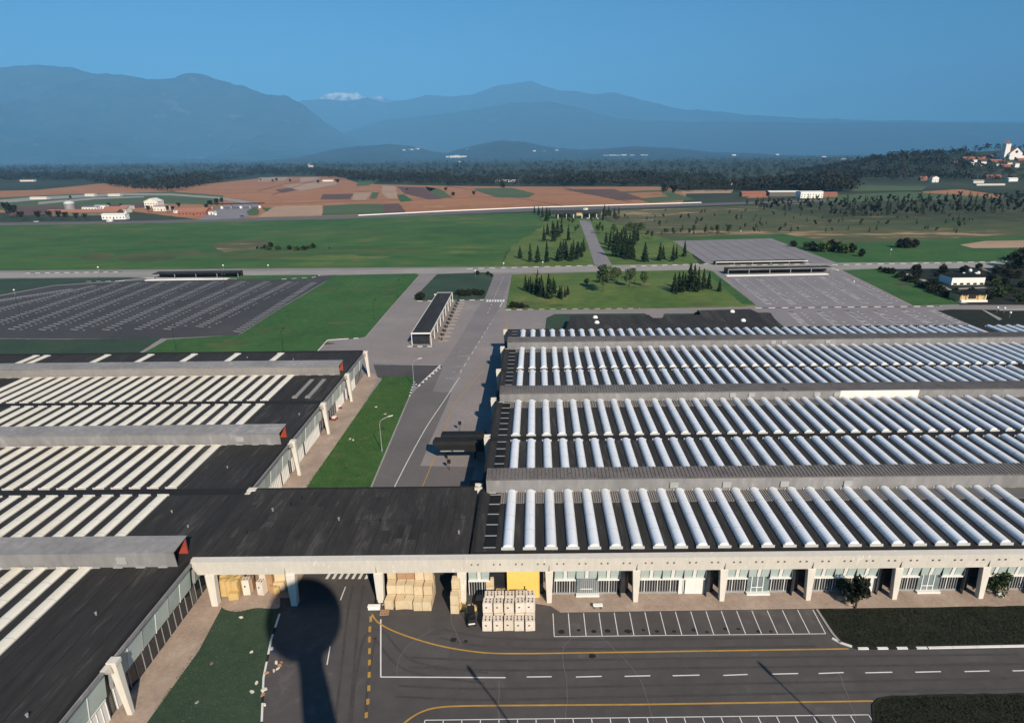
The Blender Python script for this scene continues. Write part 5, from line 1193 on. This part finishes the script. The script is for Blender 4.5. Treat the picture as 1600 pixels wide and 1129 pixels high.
# ---------------------------------------------------------------- woods (a mass no one could count)
def wood(name,N,sampler,hrange,kind='stuff',leafm='wood_leaf',per=16):
    P=[];Sz=[];Tn=[]
    for i in range(N):
        q=sampler()
        if q is None: continue
        x,y,z=q; h=RNG.uniform(*hrange)*(1.+.32*math.sin(x*.011+math.sin(y*.007)*2.1)+.2*math.sin(x*.031+y*.013)); r=h*RNG.uniform(.38,.62); t0=RNG.uniform(.25,.75)
        d=RNG.standard_normal((per,3)); d/=np.linalg.norm(d,axis=1)[:,None]; d*=(RNG.random((per,1))**.35)
        P.append(np.stack([x+d[:,0]*r,y+d[:,1]*r,z+h*.58+d[:,2]*h*.40],1)); Sz.append(RNG.uniform(.6,1.25,per)*h*.145); Tn.append(np.clip(t0+RNG.normal(0,.14,per),0,1))
    me=leaf_mesh(np.concatenate(P),np.concatenate(Sz),np.concatenate(Tn),name,leafm,up=-.5); o=mesh_obj(name,me); o['kind']=kind; return o
LOWX=[-120,0,130,200,270,330,400,480,560,640,700,800,1030,1060,1200,1300,1420,1500,1720]
LOWY=[286,284,283,296,300,288,275,275,284,288,290,290,292,300,299,301,298,296,300]
def samp_near():
    x=RNG.uniform(-110,1720); yl=np.interp(x,LOWX,LOWY); y=yl-abs(RNG.normal(0,9)) if RNG.random()<.6 else RNG.uniform(258,yl)
    if y<257 or (x>1340 and y>283): return None
    return (*g(x,y),0)
WN=[RNG.uniform(0,6.28,6),RNG.uniform(.6,1.6,6)]
wood('woodland',6500,samp_near,(9,17),per=26)
def samp_far():
    x=RNG.uniform(-110,1720); y=247.5+(x-800)*-.0065+ RNG.random()**1.3*16
    p=g(x,y)
    return None if p[1]>9000 else (*p,0)
wood('woodland',4500,samp_far,(12,24),per=10)
# wooded hill with the village on the right
HC=(1150.,1850.)
def hill_z(x,y):
    def b(cx,cy,sx,sy,h): return h*math.exp(-((x-cx)/sx)**2-((y-cy)/sy)**2)
    return b(1010,1750,150,260,26)+b(1420,1800,330,300,45)+b(1250,1900,250,300,20)
mb=MB(); nx_,ny_=60,40
for j in range(ny_):
    for i in range(nx_):
        x=500+1700*i/(nx_-1); y=1150+1500*j/(ny_-1); mb.v.append((x,y,hill_z(x,y)-1.2))
for j in range(ny_-1):
    for i in range(nx_-1): a=j*nx_+i; mb.f.append((a,a+1,a+nx_+1,a+nx_)); mb.m.append(0)
o=mb.build('hill','plain_ground',smooth=True); o['kind']='structure'
def on_hill(px_,py_):
    """first point of the sight line that meets the hill"""
    for y in np.arange(900,2600,8.):
        x,z=at_depth(px_,py_,y)
        if z<=hill_z(x,y)-1.2+.3: return x,y,max(0.,z-.3)
    return (*g(px_,py_),0)
KEEP=[(1460,278),(1529,283),(1582,281),(1540,274),(1530,255),(1540,252),(1583,243),(1590,255),(1522,262),(1556,256)]
def samp_hill():
    x=RNG.uniform(760,2100); y=RNG.uniform(1300,2300); z=hill_z(x,y)
    if z<3 : return None
    if x>1180+ (y-1700)*.3 and RNG.random()<.72: return None
    return (x,y,z-1.5)
wood('woodland',3400,samp_hill,(9,17),per=22)
# single field trees
ft=Planter([tree_proto('broadleaf_tree',10,4,'round','x','tree',None,n=200,leafm='dark_leaf',leaf=.8,clumps=9,z0=.1)])
for k,(x,y,h,lab) in enumerate([(709,309,9,'round dark tree on the red fields, left of a pair'),(741,307,9,'round dark tree on the red fields, right of a pair'),(697,300,8,'small dark tree beside the red field pair'),(636,299,5,'tiny dark tree in the middle of the red fields'),(700,292,12,'dark tree at the wood edge behind the red fields'),(787,297,14,'tall dark tree at the far side of the green plot'),(528,288,13,'dark tree beside the farm behind the red fields'),(498,288,10,'dark tree left of the farm behind the red fields'),(453,286,9,'dark tree among the far left red plots'),(433,285,10,'dark tree pair at the far left red plots'),(427,286,9,'second dark tree at the far left red plots'),(407,284,8,'dark tree at the left end of the red plots'),(1036,305,17,'large dark tree at the right end of the red fields'),(1052,306,18,'larger dark tree at the right end of the red fields'),(1500,240,16,'tree on the skyline of the village hill')]):
    q=on_hill(x,y) if y<260 else (*g(x,y),0); ft.at(q,h/10,lab,0,'single trees on the far fields')
for (x,y,h,gname) in [(15,340,14,0),(25,336,12,0),(8,330,12,0),(62,344,11,0),(80,343,9,0),(92,344,10,0),(35,344,9,0),(120,345,8,0),(102,344,9,0),(133,344,7,0),(232,332,9,1),(262,333,8,1),(270,331,7,1),(280,326,7,1),(330,324,9,1),(340,322,10,1),(348,320,9,1),(170,325,7,1),(190,326,6,1),(110,312,6,1),(322,327,7,1)]:
    ft.at((*g(x,y),0),h/10,['dark tree in the shaded belt at the far left of the village','dark garden tree among the houses of the left village'][gname],0,['trees at the far left of the village','garden trees of the left village'][gname])
ft.done()

# ---------------------------------------------------------------- village at the left
def house(px_,w_,d_,h_,rh,label,wall='white_plaster',roof='terracotta',rz=0.,gable_front=False,name='house',wins=True,z=0.,pos=None,cat=None,group=None):
    p=pos or (*g(*px_),0); t=thing(name,label,cat or 'house',(p[0],p[1],p[2]+z),rz,group)
    mb=MB(); mb.box(-w_/2,0,-1,w_/2,d_,h_)
    if gable_front: mb.add([(-w_/2,0,h_),(w_/2,0,h_),(0,0,h_+rh),(-w_/2,d_,h_),(w_/2,d_,h_),(0,d_,h_+rh)],[(0,1,2),(5,4,3)])
    else: mb.add([(-w_/2,0,h_),(-w_/2,d_,h_),(-w_/2,d_/2,h_+rh),(w_/2,0,h_),(w_/2,d_,h_),(w_/2,d_/2,h_+rh)],[(2,1,0),(3,4,5)])
    mb.build('wall',wall,t)
    e=.35; mb=MB()
    if gable_front:
        for s_ in (-1,1): mb.hexa([(s_*(w_/2+e),-e,h_-e*rh/(w_/2)),(0,-e,h_+rh),(0,d_+e,h_+rh),(s_*(w_/2+e),d_+e,h_-e*rh/(w_/2)),(s_*(w_/2+e),-e,h_-e*rh/(w_/2)+.3),(0,-e,h_+rh+.3),(0,d_+e,h_+rh+.3),(s_*(w_/2+e),d_+e,h_-e*rh/(w_/2)+.3)])
    else:
        for ya,yb in ((-e,d_/2),(d_+e,d_/2)): zz=h_-e*rh/(d_/2); mb.hexa([(-w_/2-e,ya,zz),(w_/2+e,ya,zz),(w_/2+e,yb,h_+rh),(-w_/2-e,yb,h_+rh),(-w_/2-e,ya,zz+.3),(w_/2+e,ya,zz+.3),(w_/2+e,yb,h_+rh+.3),(-w_/2-e,yb,h_+rh+.3)])
    mb.build('roof',roof,t)
    if wins:
        nx=max(2,int(w_/3.4)); fl=max(1,int(h_/3))
        for f_ in range(fl):
            for i in range(nx):
                x=-w_/2+w_*(i+.5)/nx; z0=1.+3*f_
                if f_==0 and i==nx//2: mb=MB(); mb.box(x-.6,-.06,0,x+.6,0,2.2); mb.build('door','dark_metal',t); continue
                mb=MB(); mb.box(x-.55,-.06,z0,x+.55,0,z0+1.3); mb.build('window','dark_glass',t)
    return t
house((237,325),17,14,7.5,3.6,'pale gabled two-storey house standing highest in the left village','plaster','plaster',gable_front=True)
house((250,330),15,10,5,1.2,'flat-roofed pale annex just right of the gabled house','plaster','pavement')
house((128,337),78,12,3.2,2.6,'long low terracotta-roofed building below the silo','concrete_dark','terracotta',wins=False,name='farm_building',cat='building')
house((180,333),26,11,3.6,3.,'shorter terracotta-roofed farm building right of the long one','plaster','terracotta',name='farm_building',cat='building')
house((178,343),24,7,4.6,.8,'white shed with dark doors beside the road in the left village','white_plaster','white_plaster',name='farm_building',cat='building')
house((140,329),18,7,3.5,.8,'white low workshop behind the long terracotta roof','white_plaster','grey_sheet',name='farm_building',cat='building')
house((157,327),14,7,4.2,.8,'grey roofed white workshop right of another behind the long roof','white_plaster','grey_sheet',name='farm_building',cat='building')
house((197,327),13,7,3.5,.8,'grey roofed hut between workshop and pale house','plaster','grey_sheet',name='farm_building',cat='building')
house((300,337),30,16,3.6,3.6,'brick building with a large red roof beside the toll plaza','brick','terracotta',name='farm_building',cat='building')
house((281,333),14,9,3.,1.6,'small red-roofed house left of the large red roof','plaster','terracotta')
house((327,336),9,8,3.4,1.2,'small white house between large red roof and toll plaza','white_plaster','terracotta')
p=g(111,331); o=thing('silo','round grey silo with a pale dome above the long terracotta roof','silo',(p[0],p[1],0))
mb=MB(); mb.lathe([(5.6,0),(5.6,9.2)],n=24); mb.build('tank','grey_sheet',o,smooth=True); mb=MB(); mb.lathe([(5.7,9.2),(5.7,9.8),(4.4,11.3),(2.,12.2),(0,12.5)],n=24); mb.build('dome','curb_metal',o,smooth=True)
mb=MB(); mb.tube((0,0,12.4),(0,0,14.),.35,.3,8); mb.build('vent','dark_metal',o)
for k,(x,y,w_) in enumerate([(60,312,26),(140,307,16),(178,307,20)]): house((x,y),w_,8,3.,.6,['pale low shed at the far left beyond the village','pale shed on the embankment behind the village','pale shed right of the other on the embankment'][k],'concrete','concrete',name='shed',wins=False,cat='shed')
house((42,284),40,10,4,1.5,'red-roofed farm at the edge of the left wood','plaster','terracotta',name='farm_building',wins=False,cat='building')
house((165,283.5),6,5,4,1,'tiny white house at the left wood edge','white_plaster','white_plaster',wins=False)
p=g(373,326); o=thing('toll_plaza','motorway toll plaza with a long dark canopy over pale booths','toll plaza',(p[0],p[1],0),.12)
mb=MB(); mb.box(-36,-3,5.2,30,4,6.); mb.build('canopy','dark_metal',o)
for k in range(6):
    x=-30+k*11; mb=MB(); mb.box(x-1.1,-2,0,x+1.1,2.5,2.8); mb.build('booth','white_plaster' if k%2 else 'grey_sheet',o)
    mb=MB(); mb.box(x-.25,-.3,2.8,x+.25,.3,5.2); mb.build('post','grey_metal',o)
p=g(396,331); sheet('traffic_island',smoothpoly([(386,330),(398,325),(405,330),(402,336),(388,336),(386,330)],4)[:-1],.09,'crop_green')
house((512,284),26,8,4,2,'pale farm with trees at the wood edge behind the red fields','plaster','terracotta',name='farm_building',cat='building',wins=False)
house((785,285),60,10,3.5,1,'long pale greenhouse row at the wood edge behind the red fields','concrete','concrete',name='shed',cat='shed',wins=False)
for k,(x,y,w_) in enumerate([(481,259,24),(485,262,30),(537,253,40),(548,252,36),(718,254,20),(746,247,26)]): house((x,y),w_,14,7 if k>1 else 12,3,'pale house among the distant woods, %s from the left'%ORD[k],'plaster','terracotta',wins=False,group='pale houses in the distant woods')
# right: white workshop, houses and the village with its church on the hill
o=house((1226,307),42,22,5.5,1.2,'long white-roofed workshop with a dark wall beyond the plantation','concrete_dark','white_plaster',name='workshop',cat='building',wins=False,rz=-.08)
o=house((1268,310),30,16,8,.6,'white two-storey building right of the long white roof','white_plaster','white_plaster',name='workshop',cat='building')
house((1178,307),34,12,4,2.5,'brown-roofed low building left of the long white roof','brick','brick',name='farm_building',cat='building',wins=False)
house((1297,308),20,10,4,2,'brown-roofed shed right of the white building','brick','brick',name='farm_building',cat='building',wins=False)
house((1145,289),9,8,6,2,'small white house alone before the dark wood','white_plaster','terracotta',wins=False)
house((1279,279.5),7,7,6,1.5,'tiny white house alone in the middle of the dark wood','white_plaster','white_plaster',wins=False)
q=on_hill(1461,286); house(None,13,11,8.5,3,'white gabled house with red roof below the wooded hill','white_plaster','terracotta',gable_front=True,pos=q)
q=on_hill(1448,283); house(None,14,9,5,3,'red-roofed barn left of the white gabled hill house','brick','terracotta',pos=(q[0],q[1]+10,q[2]),wins=False)
for k,(x,y,w_,h_,lab,wl,rf) in enumerate([(1529,287,20,4,'pale low house at the hill foot','concrete','grey_sheet'),(1552,278,34,4,'red-roofed long farm on the hill slope','brick','terracotta'),(1583,284,18,5,'white low house at the right edge of the hill foot','white_plaster','white_plaster'),(1548,291,50,2.,'long pale wall-like shed at the hill foot','concrete','concrete'),
  (1519,259,8,8,'white house on the hill village, far left','white_plaster','terracotta'),(1523,254,12,6,'white house with roof on the hill village, second','white_plaster','terracotta'),(1531,260,9,5,'pale cottage in the hill village','plaster','terracotta'),(1537,257,13,6,'white house in the middle of the hill village','white_plaster','terracotta'),(1559,260,6,5,'small pale house in the hill village','plaster','terracotta'),(1578,258,12,5,'pale house below the church','plaster','terracotta'),(1589,262,10,9,'tall white house below the church','white_plaster','terracotta'),(1570,250,8,5,'small pale house left of the church','plaster','terracotta')]):
    q=on_hill(x,y); house(None,w_,9,h_,1.6 if h_>3 else .5,lab,wl,rf,pos=q,wins=False,group=None)
for k,(x,y,w_) in enumerate([(1500,257,30),(1515,250,34),(1560,254,36),(1548,247,30),(1535,250,22),(1575,262,30),(1600,252,30)]):
    q=on_hill(x,y); house(None,w_,12,4,3,'row of red roofs in the hill village, %s from the left'%['first','third','sixth','fifth','fourth','seventh','last'][k],'brick','terracotta',pos=q,wins=False,group='red roofs of the hill village')
q=on_hill(1586,250); ch=thing('church','white church with round window and bell tower on the hilltop','church',q); ch.scale=(1.75,1.75,1.6)
mb=MB(); mb.box(-9,0,-2,9,26,10); mb.add([(-9,0,10),(9,0,10),(0,0,18),(-9,26,10),(9,26,10),(0,26,18)],[(0,1,2),(5,4,3)]); mb.build('wall','white_plaster',ch)
mb=MB(); 
for s_ in (-1,1): mb.hexa([(s_*9.4,-.3,9.7),(0,-.3,18.2),(0,26.3,18.2),(s_*9.4,26.3,9.7),(s_*9.4,-.3,10.1),(0,-.3,18.6),(0,26.3,18.6),(s_*9.4,26.3,10.1)])
mb.build('roof','terracotta',ch)
mb=MB(); mb.box(-14,4,-2,-7,12,24); mb.build('bell_tower','white_plaster',ch); mb=MB(); mb.lathe([(5.2,24),(0,30)],-10.5,8,4); mb.build('spire','terracotta',ch)
mb=MB(); mb.tube((0,-.2,12),(0,.1,12),2.,2.,18); mb.build('round_window','dark_glass',ch)
mb=MB(); mb.box(-1.4,-.12,0,1.4,0,4); mb.build('door','dark_metal',ch)
mb=MB(); mb.box(9,2,-2,15,24,6); mb.box(-15,14,-2,-9,25,6); mb.build('aisle','white_plaster',ch)
# towns shining far off on the plain
far=[(631,236,40,14),(641,235,90,12),(652,234.5,60,22),(699,235,40,14),(708,233.5,90,20),(714,233,60,30),(722,234,110,16),(731,235,40,14),(835,237,40,14),(946,231,60,12),(957,229.5,90,16),(966,230,50,12),(975,229,70,18),(988,230,60,12),(1004,228.5,50,14),(1010,231,40,12),(870,236,50,12),(893,234,60,12),(850,238,40,12),(1147,233,50,12),(1215,241,40,14),(1312,241,30,14),(1318,250,30,10),(1330,240,26,10),(1288,246,50,9)]
HP=[(470,247),(520,236),(560,230),(600,226),(640,229),(680,238),(700,241),(740,229),(785,219),(820,222),(850,230),(900,235),(940,233.5),(990,231),(1040,232),(1100,236),(1180,240)]
HW=[at_depth(a,b,11000) for a,b in HP]
def foothill(px_,py_):
    for y in np.arange(3000,11000,25.):
        x,z=at_depth(px_,py_,y); t_=max(0,(y-8500)/2500); hz=np.interp(x,[q[0] for q in HW],[q[1] for q in HW],left=0,right=0)*t_**1.3
        if z<=max(0,hz): return x,y,max(0,hz)
    return None
for k,(x,y,w_,h_) in enumerate(far):
    q=foothill(x,y)
    if q is None: q=foothill(x,245.5-(x-800)*.0068)
    if q is None: continue
    house(None,w_*1.1,25,h_*.75+7,4,'pale building of the bright far towns at the foot of the mountains','plaster','plaster',wins=False,pos=(q[0],q[1],q[2]-7),group='pale buildings of the far towns',name='distant_building',cat='building')

# ---------------------------------------------------------------- haze
HAZE=5.5e-5
mb=MB(); mb.box(-56000,-4000,-40,56000,46000,4500)
m=bpy.data.materials.new('haze'); m.use_nodes=True; t=m.node_tree
for n_ in list(t.nodes):
    if n_.type=='BSDF_PRINCIPLED': t.nodes.remove(n_)
v=t.nodes.new('ShaderNodeVolumePrincipled'); v.inputs['Color'].default_value=(.18,.52,.94,1); v.inputs['Density'].default_value=HAZE; v.inputs['Anisotropy'].default_value=-.22
t.links.new(v.outputs[0],[n_ for n_ in t.nodes if n_.type=='OUTPUT_MATERIAL'][0].inputs['Volume']); M['haze']=m
o=mb.build('haze','haze'); o['kind']='stuff'
